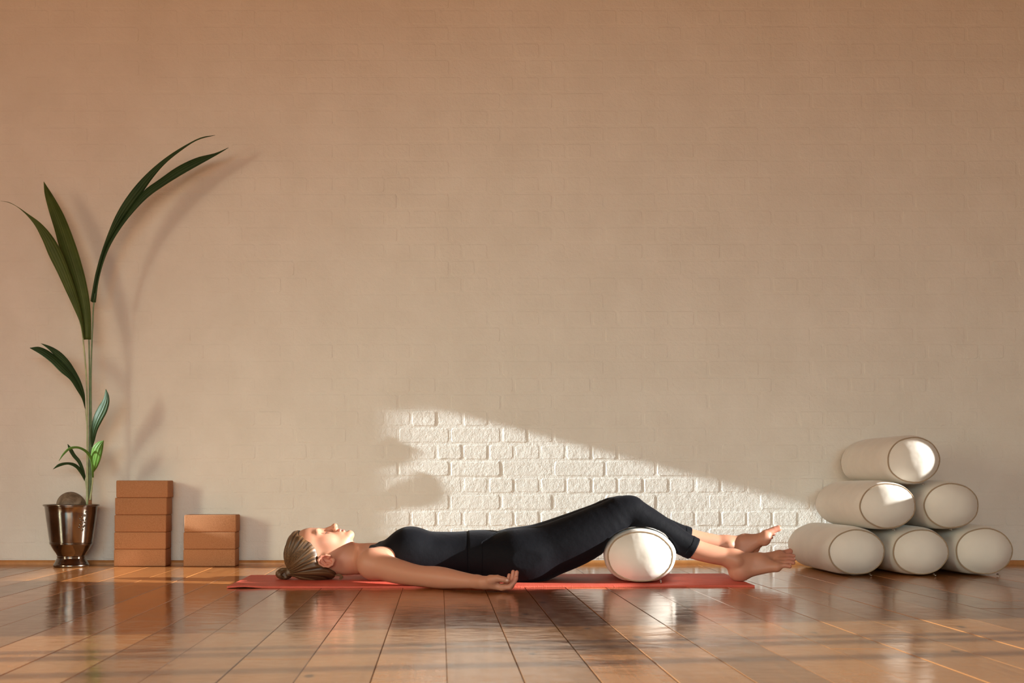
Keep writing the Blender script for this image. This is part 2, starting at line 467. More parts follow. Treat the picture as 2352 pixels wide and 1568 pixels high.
# ------------------------------------------------------------------ bolsters
M_canvas = mat_fabric('natural_cotton', (0.80, 0.765, 0.70), weave=700, sheen=0.25, bstr=0.22, big=9, bigstr=0.25)
M_piping = mat_fabric('piping_cotton', (0.36, 0.27, 0.185), weave=700, sheen=0.1)
M_zip = mat_plain('zip_metal', (0.55, 0.52, 0.48), 0.35, 0.9)
def superell(a, n):
    c, s = math.cos(a), math.sin(a)
    return math.copysign(abs(c) ** (2 / n), c), math.copysign(abs(s) ** (2 / n), s)
SE = 0.872
def make_bolster(seed, a, b, length, loc, rz, roll, label, grp, zip_ang=-1.15, flat=0.25, sq=2.04):
    """lying cushion, axis along local y, front end at local y=0; a, b half width and half height at seam"""
    r = random.Random(seed); root = empty('bolster', loc); root.rotation_euler = (0, 0, rz)
    seg, rings = 72, 26
    ph = [r.uniform(0, 6.28) for _ in range(8)]
    def sect(ang, s, y):
        cx, cz = superell(ang + roll, sq); 
        cx, cz = cx * math.cos(roll) + cz * math.sin(roll), -cx * math.sin(roll) + cz * math.cos(roll)
        rip = 1 + 0.006 * math.sin(5 * ang + ph[0]) + 0.004 * math.sin(9 * ang + ph[1] + y * 9)
        z = cz * b * s * rip
        lim = -b * (1 - 0.0) + 0.012 * flat
        if z < lim + 0.012: z = lim + 0.012 - 0.012 * (1 - math.exp((z - lim - 0.012) / 0.012))
        return (cx * a * s * rip, y, z + b - 0.012 * flat)
    # side cover
    V = []; F = []
    for i in range(rings + 1):
        t = i / rings; y = t * length
        e = min(t, 1 - t) * length
        s = SE + (1 - SE) * (1 - math.exp(-e / 0.024)) + 0.012 * math.sin(math.pi * t)
        for k in range(seg):
            ang = 2 * math.pi * k / seg
            wr_ = 1 + 0.005 * math.exp(-e / 0.03) * math.sin(31 * ang + ph[2])
            V.append(sect(ang, s * wr_, y))
    for i in range(rings):
        for k in range(seg):
            p, q = i * seg + k, i * seg + (k + 1) % seg
            F.append((p, q, q + seg, p + seg))
    mesh_obj('cover', V, F, M_canvas, root, True)
    # domed ends and piping
    for end in (0, 1):
        V = []; F = []; nr = 12
        sgn = -1 if end == 0 else 1; y0 = 0 if end == 0 else length
        for i in range(nr + 1):
            q = 1 - i / nr
            dome = 0.046 * (1 - q ** 2.6)
            for k in range(seg):
                ang = 2 * math.pi * k / seg
                puck = 0.0010 * math.sin(27 * ang + ph[3]) * math.exp(-(1 - q) / 0.12)
                x, _, z = sect(ang, SE * q if q > 0 else 0.0, y0)
                zc = b - 0.012 * flat
                x = x; z = zc + (sect(ang, SE, y0)[2] - zc) * q
                x = sect(ang, SE, y0)[0] * q
                V.append((x, y0 + sgn * (dome + puck), z))
        for i in range(nr):
            for k in range(seg):
                p, q2 = i * seg + k, i * seg + (k + 1) % seg
                F.append((p, q2, q2 + seg, p + seg) if end else (p, p + seg, q2 + seg, q2))
        ep = mesh_obj('end_panel', V, F, M_canvas, root, True)
        path = [sect(2 * math.pi * k / 72, (SE + 0.004), y0 + sgn * 0.001) for k in range(72)]
        path = [(x, y, max(z, 0.0042)) for x, y, z in path]
        tv, tf = tube_geo(path + [path[0]], 0.0029, 8, False)
        mesh_obj('piping', tv, tf, M_piping, ep, True)
    # zip pull at the front seam
    x, y, z = sect(zip_ang, 0.99, 0.006); z = max(z, 0.006)
    zv = []
    zv.append(tube_geo([(x, y - 0.004, z), (x + 0.001, y - 0.010, z + 0.001), (x + 0.002, y - 0.016, max(0.004, z - 0.004)), (x + 0.003, y - 0.021, max(0.004, z - 0.01))], [0.003, 0.0035, 0.0016, 0.0028], 8))
    mesh_obj('zip_pull', *merge_geo(zv), M_zip, root, True)
    tag(root, label, 'bolster', grp)
    return root

make_bolster(1, 0.131, 0.1015, 0.60, (0.722, -1.135, MT), -0.13, 0.0, 'cream cotton bolster on the red mat supporting the knees', 'cream cotton bolsters', zip_ang=-1.0, flat=0.5)
GP = 'cream cotton bolsters'
FY = -0.715
A_, B_ = 0.1225, 0.0985
RZ = -0.012
make_bolster(2, A_, B_ , 0.60, (1.640, FY, 0.0), RZ, 0.12, 'cream bolster in the bottom row, nearest the feet', GP)
make_bolster(3, A_, B_ , 0.60, (1.892, FY, 0.0), RZ, -0.1, 'cream bolster in the middle of the bottom row of the pile', GP)
make_bolster(4, A_ * 1.02, B_ * 1.03, 0.60, (2.146, FY + 0.01, 0.0), RZ, 0.06, 'cream bolster at the far right end of the bottom row', GP)
make_bolster(5, A_, B_ * 1.0, 0.60, (1.755, FY - 0.02, 0.179), RZ, 0.1, 'left cream bolster of the two in the second row of the pile', GP, flat=0.0, zip_ang=-1.4)
make_bolster(6, A_ * 0.98, B_ , 0.60, (2.012, FY, 0.179), RZ, -0.08, 'right cream bolster of the two in the second row of the pile', GP, flat=0.0, zip_ang=-1.62)
make_bolster(7, A_ * 0.94, B_ * 1.02, 0.60, (1.868, FY + 0.01, 0.357), RZ, 0.15, 'single cream bolster on the very top of the pile', GP, flat=0.0, zip_ang=-1.3)

# ------------------------------------------------------------------ planter and palm
def mat_pot():
    m, nt, b = new_mat('tarnished_silver')
    g = N(nt, 'ShaderNodeNewGeometry')
    n = noise(nt, mapping(nt, g.outputs['Position'], (1, 1, 1)).outputs[0], 9, 4); n2 = noise(nt, g.outputs['Position'], 90, 3)
    r = ramp(nt, n.outputs[0], [(0.3, (0.15, 0.125, 0.105)), (0.7, (0.30, 0.27, 0.24))])
    L(nt, r.outputs[0], b.inputs['Base Color']); b.inputs['Metallic'].default_value = 1.0
    rr = N(nt, 'ShaderNodeMapRange'); rr.inputs[3].default_value = 0.10; rr.inputs[4].default_value = 0.22
    L(nt, n2.outputs[0], rr.inputs[0]); L(nt, rr.outputs[0], b.inputs['Roughness'])
    bump(nt, b, n.outputs[0], 0.06, 0.01)
    return m
M_pot = mat_pot()
PX, PY = -1.614, -0.150
pot = empty('metal_planter', (PX, PY, 0)); tag(pot, 'tarnished silver footed urn planter holding the tall palm', 'planter')
body = [(0.0594, 0.046), (0.0600, 0.050), (0.0664, 0.0613), (0.0745, 0.072), (0.0818, 0.0836), (0.0872, 0.093), (0.0905, 0.1)]
body2 = [(0.0918, 0.1085), (0.0945, 0.125), (0.0983, 0.1532), (0.1025, 0.183), (0.106, 0.209), (0.1095, 0.236), (0.1125, 0.262), (0.115, 0.2665), (0.113, 0.268), (0.108, 0.264), (0.102, 0.20), (0.09, 0.12), (0.0, 0.10)]
mesh_obj('bowl', *lathe_geo(body + body2, 64), M_pot, pot, True)
mesh_obj('rim', *lathe_geo([(0.1125, 0.2645), (0.118, 0.2655), (0.1204, 0.2685), (0.1200, 0.2720), (0.1165, 0.2735), (0.110, 0.2715), (0.109, 0.266)], 64), M_pot, pot, True)
for zz, rr_ in ((0.1065, 0.0922), (0.1015, 0.0912)):
    mesh_obj('band', *lathe_geo([(rr_ - 0.002, zz - 0.0022), (rr_ + 0.0012, zz - 0.0014), (rr_ + 0.0018, zz), (rr_ + 0.0014, zz + 0.0014), (rr_ - 0.001, zz + 0.0022)], 64), M_pot, pot, True)
mesh_obj('foot', *lathe_geo([(0.0, 0.001), (0.074, 0.001), (0.0765, 0.003), (0.077, 0.008), (0.0752, 0.0125), (0.0727, 0.0142), (0.0715, 0.018), (0.0685, 0.0235), (0.0645, 0.0305), (0.0612, 0.037), (0.0600, 0.041), (0.0615, 0.044), (0.0612, 0.047), (0.059, 0.049)], 64), M_pot, pot, True)
bm = bmesh.new(); er = random.Random(3)
for k, (ax, az) in enumerate([(0, 0), (.011, .004), (-.010, -.006), (.003, .013), (.012, -.010), (-.006, .012), (-.011, .021), (.004, -.016), (.015, .015), (-.002, .028), (.008, .034), (-.013, -.017), (.002, -.028), (.013, .048)]):
    z = 0.192 + az; r = np.interp(z, [0.153, 0.262], [0.0983, 0.1125]) + 0.0008
    th = -math.pi / 2 + 0.74 + ax / 0.1
    bmesh.ops.create_icosphere(bm, subdivisions=2, radius=er.uniform(0.0038, 0.0055), matrix=Matrix.Translation((r * math.cos(th), r * math.sin(th), z)))
bm_obj('emblem', bm, M_pot, pot, True)
M_soil = mat_plain('dark_soil', (0.06, 0.035, 0.02), 0.95, nscale=120, namt=0.4, bstr=0.6)
V = []; F = []
ns = 40; sr = random.Random(9)
V.append((PX, PY, 0.246))
for ri, rad in enumerate((0.03, 0.06, 0.085, 0.1055)):
    for k in range(ns):
        a = 2 * math.pi * k / ns; V.append((PX + rad * math.cos(a), PY + rad * math.sin(a), 0.244 + sr.uniform(-.003, .003)))
for k in range(ns): F.append((0, 1 + k, 1 + (k + 1) % ns))
for ri in range(3):
    for k in range(ns):
        a, b = 1 + ri * ns + k, 1 + ri * ns + (k + 1) % ns; F.append((a, a + ns, b + ns, b))
tag(mesh_obj('soil', V, F, M_soil, pot, True), kind='stuff')

def mat_leaf(name, dark, light, vein):
    m, nt, b = new_mat(name)
    a = N(nt, 'ShaderNodeAttribute', attribute_name='rib'); g = N(nt, 'ShaderNodeNewGeometry')
    n = noise(nt, g.outputs['Position'], 12, 3)
    r = ramp(nt, n.outputs[0], [(0.3, dark), (0.7, light)])
    vr = ramp(nt, a.outputs['Fac'], [(0.55, (0, 0, 0)), (1.0, (0.75, 0.75, 0.75))])
    c = mixcol(nt, vr.outputs[0], r.outputs[0], vein); L(nt, c, b.inputs['Base Color'])
    b.inputs['Roughness'].default_value = 0.45; b.inputs['Specular IOR Level'].default_value = 0.15
    tr = N(nt, 'ShaderNodeBsdfTranslucent'); L(nt, mixcol(nt, 1.0, c, (0.9, 1.3, 0.5), 'MULTIPLY'), tr.inputs['Color'])
    mx = N(nt, 'ShaderNodeMixShader'); mx.inputs[0].default_value = 0.16
    L(nt, b.outputs[0], mx.inputs[1]); L(nt, tr.outputs[0], mx.inputs[2])
    L(nt, mx.outputs[0], nt.nodes['Material Output'].inputs['Surface'])
    return m
M_leaf = mat_leaf('palm_leaf', (0.062, 0.096, 0.022), (0.095, 0.138, 0.032), (0.21, 0.26, 0.085))
M_leafdark = mat_leaf('deep_palm_leaf', (0.022, 0.052, 0.020), (0.040, 0.078, 0.028), (0.075, 0.125, 0.05))
M_leaflight = mat_leaf('young_palm_leaf', (0.07, 0.16, 0.03), (0.12, 0.25, 0.04), (0.22, 0.36, 0.10))
M_stem = mat_plain('pale_green_stem', (0.44, 0.53, 0.30), 0.5, nscale=25, namt=0.25)
M_stem2 = mat_plain('deep_green_stem', (0.16, 0.25, 0.13), 0.45, nscale=25, namt=0.25)
M_husk = mat_plain('brown_fibre', (0.36, 0.17, 0.08), 0.9, nscale=160, namt=0.4, bstr=0.5)

palm = empty('potted_palm', (PX + 0.07, PY, 0.244)); tag(palm, 'tall young coconut palm with a few long arching pleated leaves', 'palm')
PINV = Matrix.Translation(-palm.location)
def rel(p): return Vector(p) - palm.location

def Z1(pts): return [(x / 3.137, 280 + y / 3.137) for x, y in pts]
def Z2(pts): return [(x / 2.6133, 750 + y / 2.6133) for x, y in pts]
def leaf(A, B, yA, yB, mat, ribs=5, fold=0.006, nU=44, nV=16, name='leaf', thick=0.0007):
    """blade between edge curves A and B (photo pixels, base to tip) with depth y given at base, middle, tip"""
    def edge(P, ys):
        t = np.linspace(0, 1, len(P)); yy = np.interp(t, np.linspace(0, 1, len(ys)), ys)
        return catmull([tuple(at(px, py, y)) for (px, py), y in zip(P, yy)], nU)
    ea, eb = edge(A, yA), edge(B, yB)
    V = []; rib = []
    for side in (0, 1):
        for i in range(nU):
            wdt = np.linalg.norm(ea[i] - eb[i]); am = min(1.0, wdt / 0.03)
            for j in range(nV + 1):
                s = j / nV; p = ea[i] * (1 - s) + eb[i] * s
                ph = s * ribs
                tri = abs((ph % 1.0) - 0.5) * 2
                p = p + np.array([0, -fold * am * math.sin(math.pi * s) + 0.0022 * am * tri, 0])
                p[1] += thick * (1 if side else -1)
                V.append(rel(p)); rib.append(tri)
    st = nU * (nV + 1); F = []
    q = lambda sd, i, j: sd * st + i * (nV + 1) + j
    for i in range(nU - 1):
        for j in range(nV):
            F.append((q(0, i, j), q(0, i, j + 1), q(0, i + 1, j + 1), q(0, i + 1, j)))
            F.append((q(1, i, j), q(1, i + 1, j), q(1, i + 1, j + 1), q(1, i, j + 1)))
        for j in (0, nV):
            F.append((q(0, i, j), q(0, i + 1, j), q(1, i + 1, j), q(1, i, j)) if j == 0 else (q(0, i, j), q(1, i, j), q(1, i + 1, j), q(0, i + 1, j)))
    for i in (0, nU - 1):
        for j in range(nV): F.append((q(0, i, j), q(1, i, j), q(1, i, j + 1), q(0, i, j + 1)))
    o = mesh_obj(name, V, F, mat, palm, True)
    at_ = o.data.attributes.new('rib', 'FLOAT', 'POINT'); at_.data.foreach_set('value', rib)
    return o
def stalk(name, pts, ys, radii, mat, n=30, seg=10):
    yy = np.interp(np.linspace(0, 1, len(pts)), np.linspace(0, 1, len(ys)), ys)
    P = catmull([tuple(at(px, py, y)) for (px, py), y in zip(pts, yy)], n)
    R = np.interp(np.linspace(0, 1, n), np.linspace(0, 1, len(radii)), radii)
    v, f = tube_geo(P, R, seg); return mesh_obj(name, [rel(p) for p in v], f, mat, palm, True)

# the tall right leaf: two lobes parting near the end
Lo = Z1([(651, 1290), (690, 1080), (760, 850), (850, 640), (1000, 430), (1150, 290), (1330, 170), (1460, 108), (1550, 95)])
Mi = Z1([(668, 1300), (712, 1090), (775, 885), (858, 742), (940, 620), (1035, 495)])
Up = Z1([(668, 1300), (712, 1090), (775, 885), (858, 742), (940, 620), (1035, 495), (1080, 430), (1180, 310), (1300, 210), (1430, 128), (1550, 96)])
Dn = Z1([(668, 1300), (712, 1090), (775, 885), (858, 742), (940, 620), (1035, 495), (1150, 410), (1280, 320), (1420, 255), (1560, 220), (1645, 185)])
Lw = Z1([(690, 1300), (710, 1150), (740, 1030), (790, 900), (860, 780), (960, 650), (1080, 530), (1180, 460), (1300, 385), (1450, 300), (1600, 215), (1646, 186)])
leaf(Lo, Up, [-0.17, -0.20, -0.24], [-0.165, -0.19, -0.235], M_leafdark, 4)
leaf(Dn, Lw, [-0.165, -0.185, -0.12], [-0.17, -0.20, -0.13], M_leafdark, 4)
leaf(Z1([(605, 1568), (600, 1480), (575, 1380), (530, 1220), (480, 1070), (430, 920), (390, 770), (345, 620), (318, 500), (315, 430)]),
     Z1([(655, 1568), (655, 1420), (645, 1290), (620, 1150), (590, 1030), (550, 900), (510, 790), (460, 670), (400, 560), (316, 429)]),
     [-0.16, -0.15, -0.12], [-0.16, -0.15, -0.12], M_leaf, 7, 0.008)
leaf(Z1([(600, 1568), (580, 1460), (530, 1340), (470, 1210), (410, 1080), (350, 960), (300, 840), (240, 730), (170, 650), (100, 598), (50, 577), (5, 570)]),
     Z1([(614, 1568), (597, 1430), (580, 1340), (550, 1230), (510, 1110), (470, 1000), (420, 890), (360, 800), (290, 725), (200, 660), (130, 612), (60, 576), (5, 569)]),
     [-0.17, -0.21, -0.25], [-0.165, -0.20, -0.25], M_leaf, 5, 0.006)
# small leaves lower down
mid4 = [(512, 492), (500, 420), (460, 320), (400, 240), (320, 165)]
leaf(Z2([(512, 500), (490, 430), (460, 380), (420, 320), (360, 270), (300, 210), (240, 165), (178, 128)]),
     Z2(mid4 + [(280, 138), (230, 120), (178, 127)]), [-0.17, -0.23, -0.26], [-0.17, -0.22, -0.26], M_leafdark, 4)
leaf(Z2(mid4 + [(290, 135), (245, 100)]),
     Z2([(513, 490), (507, 400), (486, 330), (450, 260), (410, 200), (360, 150), (300, 116), (245, 99)]), [-0.17, -0.22, -0.24], [-0.17, -0.21, -0.24], M_leafdark, 4)
leaf(Z2([(548, 722), (543, 660), (548, 590), (565, 530), (590, 480), (620, 430), (634, 374)]),
     Z2([(556, 722), (566, 690), (585, 620), (610, 570), (645, 500), (656, 450), (652, 410), (636, 374)]), [-0.17, -0.20, -0.21], [-0.17, -0.23, -0.22], M_leafdark, 4)
leaf(Z2([(557, 880), (545, 820), (547, 760), (560, 715), (590, 690), (621, 682)]),
     Z2([(564, 872), (585, 840), (605, 790), (618, 730), (623, 683)]), [-0.18, -0.23, -0.25], [-0.18, -0.24, -0.25], M_leaflight, 4)
leaf(Z2([(553, 905), (550, 860), (537, 790), (506, 750), (465, 731), (422, 737), (388, 765), (354, 806)]),
     Z2([(563, 905), (562, 860), (552, 782), (514, 737), (466, 718), (416, 724), (380, 757), (353, 804)]), [-0.18, -0.25, -0.28], [-0.18, -0.25, -0.28], M_leaflight, 2, 0.002)
leaf(Z2([(508, 928), (480, 880), (450, 845), (410, 828), (360, 838), (318, 856)]),
     Z2([(513, 905), (492, 860), (452, 822), (400, 813), (350, 824), (318, 854)]), [-0.16, -0.20, -0.24], [-0.16, -0.19, -0.24], M_leafdark, 3)
leaf(Z2([(508, 918), (490, 870), (465, 815), (435, 780), (412, 740), (405, 705)]),
     Z2([(514, 900), (502, 850), (482, 802), (452, 765), (430, 728), (407, 704)]), [-0.16, -0.17, -0.16], [-0.16, -0.17, -0.16], M_leafdark, 3)
stalk('stem', Z2([(524, 1085), (524, 900), (524, 700), (524, 560), (518, 300), (502, 110), (490, 10), (478, -40)]), [-0.165, -0.17], [0.0058, 0.0042, 0.0036, 0.0034, 0.003], M_stem)
stalk('stem', Z2([(538, 1085), (537, 900), (538, 700), (538, 500), (536, 200), (530, 0), (525, -60)]), [-0.155, -0.16], [0.0058, 0.0042, 0.0036, 0.0030], M_stem2)
stalk('stem', Z2([(545, 1060), (547, 900), (548, 600), (546, 300), (551, 100), (556, -10), (562, -130), (572, -200)]), [-0.15, -0.16, -0.168], [0.0044, 0.0038, 0.0034, 0.0034, 0.0030], M_stem2)
stalk('stem', Z2([(541, 1040), (552, 960), (558, 900), (556, 850)]), [-0.175, -0.18], [0.0046, 0.0026, 0.0018], M_stem)
stalk('stem', Z2([(525, 620), (518, 560), (512, 490)]), [-0.168, -0.17], [0.002, 0.0016], M_stem)
stalk('stem', Z2([(548, 760), (548, 720), (552, 690)]), [-0.165, -0.17], [0.002, 0.0016], M_stem2)
stalk('stem', Z2([(522, 990), (514, 930), (508, 905)]), [-0.163, -0.16], [0.003, 0.002], M_stem)
# fibrous husk at the stem base
hk = []
hr = random.Random(4)
base = at(205, 1165, -0.158)
for k in range(26):
    a = hr.uniform(0, 2 * math.pi); r0 = hr.uniform(0.006, 0.014); hgt = hr.uniform(0.02, 0.06)
    p0 = rel((base.x + r0 * math.cos(a) * 1.25, base.y + r0 * math.sin(a), 0.243)); p1 = rel((base.x + r0 * .75 * math.cos(a), base.y + .75 * r0 * math.sin(a), 0.262 + hgt * .5))
    p2 = rel((base.x + (r0 * .8 + hr.uniform(-.003, .006)) * math.cos(a), base.y + r0 * .8 * math.sin(a), 0.262 + hgt))
    hk.append(tube_geo([p0, p1, p2], [0.0045, 0.003, 0.0006], 6))
mesh_obj('husk_fibre', *merge_geo(hk), M_husk, palm, True)
# coconut
def mat_coco():
    m, nt, b = new_mat('grey_brown_husk')
    g = N(nt, 'ShaderNodeNewGeometry'); n = noise(nt, g.outputs['Position'], 22, 4, 0.6, 0.6); n2 = noise(nt, g.outputs['Position'], 200, 2)
    r = ramp(nt, n.outputs[0], [(0.3, (0.075, 0.05, 0.033)), (0.5, (0.19, 0.135, 0.09)), (0.72, (0.36, 0.29, 0.21))])
    L(nt, r.outputs[0], b.inputs['Base Color']); b.inputs['Roughness'].default_value = 0.55; bump(nt, b, n2.outputs[0], 0.2, 0.002)
    return m
bm = bmesh.new(); bmesh.ops.create_uvsphere(bm, u_segments=40, v_segments=24, radius=1.0)
cc = at(162, 1160, -0.165)
for v_ in bm.verts:
    p = v_.co.copy(); k = 1 + 0.03 * math.sin(3 * math.atan2(p.y, p.x)) * (1 - p.z ** 2) + (0.05 * max(0, p.x) ** 2)
    v_.co = rel((cc.x + p.x * 0.062 * k, cc.y + p.y * 0.058 * k, 0.268 + p.z * 0.060))
bm_obj('coconut', bm, mat_coco(), palm, True)['label'] = 'grey brown coconut half sunk in the soil'
# ------------------------------------------------------------------ lying person
# The body is one implicit surface (smooth unions of tapered limbs and lofted trunk) polygonised by surface nets.
class Field:
    def __init__(s, xs, ys, zs, init=0.06):
        s.xs, s.ys, s.zs = [np.asarray(a, np.float32) for a in (xs, ys, zs)]
        s.F = np.full((len(xs), len(ys), len(zs)), init, np.float32)
    def sub(s, lo, hi):
        r = []
        for a, l, h in zip((s.xs, s.ys, s.zs), lo, hi):
            i0, i1 = np.searchsorted(a, [l, h]); r.append(slice(max(0, i0 - 1), min(len(a), i1 + 1)))
        X = s.xs[r[0]][:, None, None]; Y = s.ys[r[1]][None, :, None]; Z = s.zs[r[2]][None, None, :]
        return tuple(r), X, Y, Z
    def add(s, prim, k=0.01, op='u'):
        lo, hi, fn = prim; m = max(k, 0.004) * 1.6 + 0.012
        r, X, Y, Z = s.sub([a - m for a in lo], [a + m for a in hi])
        A = s.F[r]
        if A.size == 0: return
        d = fn(X, Y, Z).astype(np.float32)
        if op == 'u':
            h = np.maximum(k - np.abs(A - d), 0) / k; s.F[r] = np.minimum(A, d) - h * h * k * 0.25
        else:
            d = -d; h = np.maximum(k - np.abs(A - d), 0) / k; s.F[r] = np.maximum(A, d) + h * h * k * 0.25

def cone(a, b, ra, rb, sq=(1, 1, 1)):
    """tapered capsule; sq > 1 flattens along that axis"""
    a = np.array(a, float); b = np.array(b, float); S = np.array(sq, float)
    lo = np.minimum(a - ra, b - rb); hi = np.maximum(a + ra, b + rb)
    A = a * S; D = b * S - A; L2 = float(D @ D) + 1e-12
    def fn(X, Y, Z):
        px, py, pz = X * S[0] - A[0], Y * S[1] - A[1], Z * S[2] - A[2]
        t = np.clip((px * D[0] + py * D[1] + pz * D[2]) / L2, 0, 1)
        return (np.sqrt((px - t * D[0]) ** 2 + (py - t * D[1]) ** 2 + (pz - t * D[2]) ** 2) - (ra + (rb - ra) * t)) / S.max()
    return lo, hi, fn

def limb(nodes, n=14, sq=(1, 1, 1)):
    """smooth tapered limb through nodes (x, y, z, radius): one primitive, no bulges at the joints"""
    P = catmull(nodes, n); lo = (P[:, :3] - P[:, 3:]).min(0); hi = (P[:, :3] + P[:, 3:]).max(0)
    fs = [cone(P[i, :3], P[i + 1, :3], P[i, 3], P[i + 1, 3], sq)[2] for i in range(n - 1)]
    def fn(X, Y, Z):
        d = None
        for f_ in fs:
            v = f_(X, Y, Z); d = v if d is None else np.minimum(d, v)
        return d
    return lo, hi, fn

def ell(c, r, rot=None):
    c = np.array(c, float); r = np.array(r, float)
    R = np.array(rot.to_matrix()) if rot is not None else np.eye(3)
    m = r.max() if rot is not None else r
    def fn(X, Y, Z):
        x, y, z = X - c[0], Y - c[1], Z - c[2]
        u = (R[0, 0] * x + R[1, 0] * y + R[2, 0] * z) / r[0]; v = (R[0, 1] * x + R[1, 1] * y + R[2, 1] * z) / r[1]; w_ = (R[0, 2] * x + R[1, 2] * y + R[2, 2] * z) / r[2]
        k0 = np.sqrt(u * u + v * v + w_ * w_) + 1e-9; k1 = np.sqrt((u / r[0]) ** 2 + (v / r[1]) ** 2 + (w_ / r[2]) ** 2) + 1e-9
        return k0 * (k0 - 1) / k1
    return c - m, c + m, fn

def loft(xs, ztop, zbot, ry, yc, p=2.3):
    xs = np.array(xs); 
    def sp(v):
        return catmull([(x, q, 0) for x, q in zip(xs, v)], 160)
    T, B, R = sp(ztop), sp(zbot), sp(ry)
    lo = np.array([xs[0], yc - max(ry), min(zbot)]); hi = np.array([xs[-1], yc + max(ry), max(ztop)])
    def fn(X, Y, Z):
        t = np.interp(X, T[:, 0], T[:, 1]); b = np.interp(X, B[:, 0], B[:, 1]); r = np.interp(X, R[:, 0], R[:, 1])
        h = (t - b) / 2; zc = (t + b) / 2
        q = (np.abs((Y - yc) / r) ** p + np.abs((Z - zc) / h) ** p) ** (1 / p)
        d = (q - 1) * np.minimum(h, r)
        return np.maximum(d, np.maximum(xs[0] - X, X - xs[-1]))
    return lo, hi, fn

def surface_nets(F, xs, ys, zs):
    ins = F < 0
    s = ins[:-1, :-1, :-1].astype(np.int8)
    cnt = np.zeros(s.shape, np.int8)
    for i in (0, 1):
        for j in (0, 1):
            for k in (0, 1):
                cnt += ins[i:ins.shape[0] - 1 + i, j:ins.shape[1] - 1 + j, k:ins.shape[2] - 1 + k]
    ci, cj, ck = np.nonzero((cnt > 0) & (cnt < 8)); n = len(ci)
    idx = np.full(cnt.shape, -1, np.int32); idx[ci, cj, ck] = np.arange(n)
    acc = np.zeros((n, 3)); num = np.zeros(n)
    corner = [(i, j, k) for i in (0, 1) for j in (0, 1) for k in (0, 1)]
    val = {c: F[ci + c[0], cj + c[1], ck + c[2]] for c in corner}
    pos = {c: np.stack([xs[ci + c[0]], ys[cj + c[1]], zs[ck + c[2]]], 1).astype(float) for c in corner}
    for a in corner:
        for ax in range(3):
            if a[ax] == 0:
                b = list(a); b[ax] = 1; b = tuple(b)
                va, vb = val[a], val[b]; m = (va < 0) != (vb < 0)
                t = np.where(m, va / np.where(m, va - vb, 1), 0)[:, None]
                acc += np.where(m[:, None], pos[a] * (1 - t) + pos[b] * t, 0); num += m
    V = acc / num[:, None]
    quads = []
    for ax in range(3):
        sl0 = [slice(None)] * 3; sl1 = [slice(None)] * 3; sl0[ax] = slice(0, -1); sl1[ax] = slice(1, None)
        e0, e1 = ins[tuple(sl0)], ins[tuple(sl1)]
        i, j, k = np.nonzero(e0 != e1); P = [i, j, k]
        u, v = [(1, 2), (2, 0), (0, 1)][ax]
        ok = (P[u] > 0) & (P[v] > 0) & (P[u] < cnt.shape[u]) & (P[v] < cnt.shape[v])
        P = [q[ok] for q in P]; fl_ = e0[P[0], P[1], P[2]]
        def cell(du, dv):
            q = [a.copy() for a in P]; q[u] -= du; q[v] -= dv; return idx[q[0], q[1], q[2]]
        Q = np.stack([cell(1, 1), cell(0, 1), cell(0, 0), cell(1, 0)], 1)
        Q[~fl_] = Q[~fl_][:, ::-1]
        quads.append(Q[(Q >= 0).all(1)])
    return V, np.concatenate(quads)

def smooth_verts(V, Q, it, lam=0.5, weight=None):
    E = np.concatenate([Q[:, [0, 1]], Q[:, [1, 2]], Q[:, [2, 3]], Q[:, [3, 0]]]); 
    deg = np.bincount(E[:, 0], minlength=len(V)) + np.bincount(E[:, 1], minlength=len(V))
    for _ in range(it):
        S = np.zeros_like(V)
        for d in range(3):
            S[:, d] = np.bincount(E[:, 0], V[E[:, 1], d], len(V)) + np.bincount(E[:, 1], V[E[:, 0], d], len(V))
        D = S / np.maximum(deg, 1)[:, None] - V
        V = V + D * lam * (1 if weight is None else weight[:, None])
    return V

def np_mesh(name, V, Q, mat, parent=None, color=None):
    me = bpy.data.meshes.new(name)
    me.vertices.add(len(V)); me.vertices.foreach_set('co', np.asarray(V, np.float32).ravel())
    me.loops.add(Q.size); me.loops.foreach_set('vertex_index', Q.ravel().astype(np.int32))
    me.polygons.add(len(Q)); me.polygons.foreach_set('loop_start', np.arange(0, Q.size, 4, dtype=np.int32))
    me.update(calc_edges=True); me.validate()
    me.polygons.foreach_set('use_smooth', np.ones(len(me.polygons), bool))
    me.materials.append(mat)
    if color is not None:
        c = me.color_attributes.new('tint', 'FLOAT_COLOR', 'POINT')
        c.data.foreach_set('color', np.concatenate([color, np.ones((len(V), 1))], 1).astype(np.float32).ravel())
    return link(bpy.data.objects.new(name, me), parent)

YC = -0.950
def span(parts):
    out = []
    for a, b, st in parts:
        m = max(1, int(round((b - a) / st))); out += list(np.linspace(a, b, m, endpoint=False))
    return np.array(out + [parts[-1][1]])
XS = span([(-0.605, -0.27, 0.0019), (-0.27, 0.10, 0.0036), (0.10, 0.28, 0.0019), (0.28, 1.02, 0.0040), (1.02, 1.335, 0.0021)])
YS = span([(-1.485, -1.36, 0.0019), (-1.36, -1.06, 0.0026), (-1.06, -0.84, 0.0021), (-0.84, -0.54, 0.0028), (-0.54, -0.41, 0.0030)])
ZS = span([(0.0, 0.225, 0.0020), (0.225, 0.335, 0.0032)])
T = Field(XS, YS, ZS)

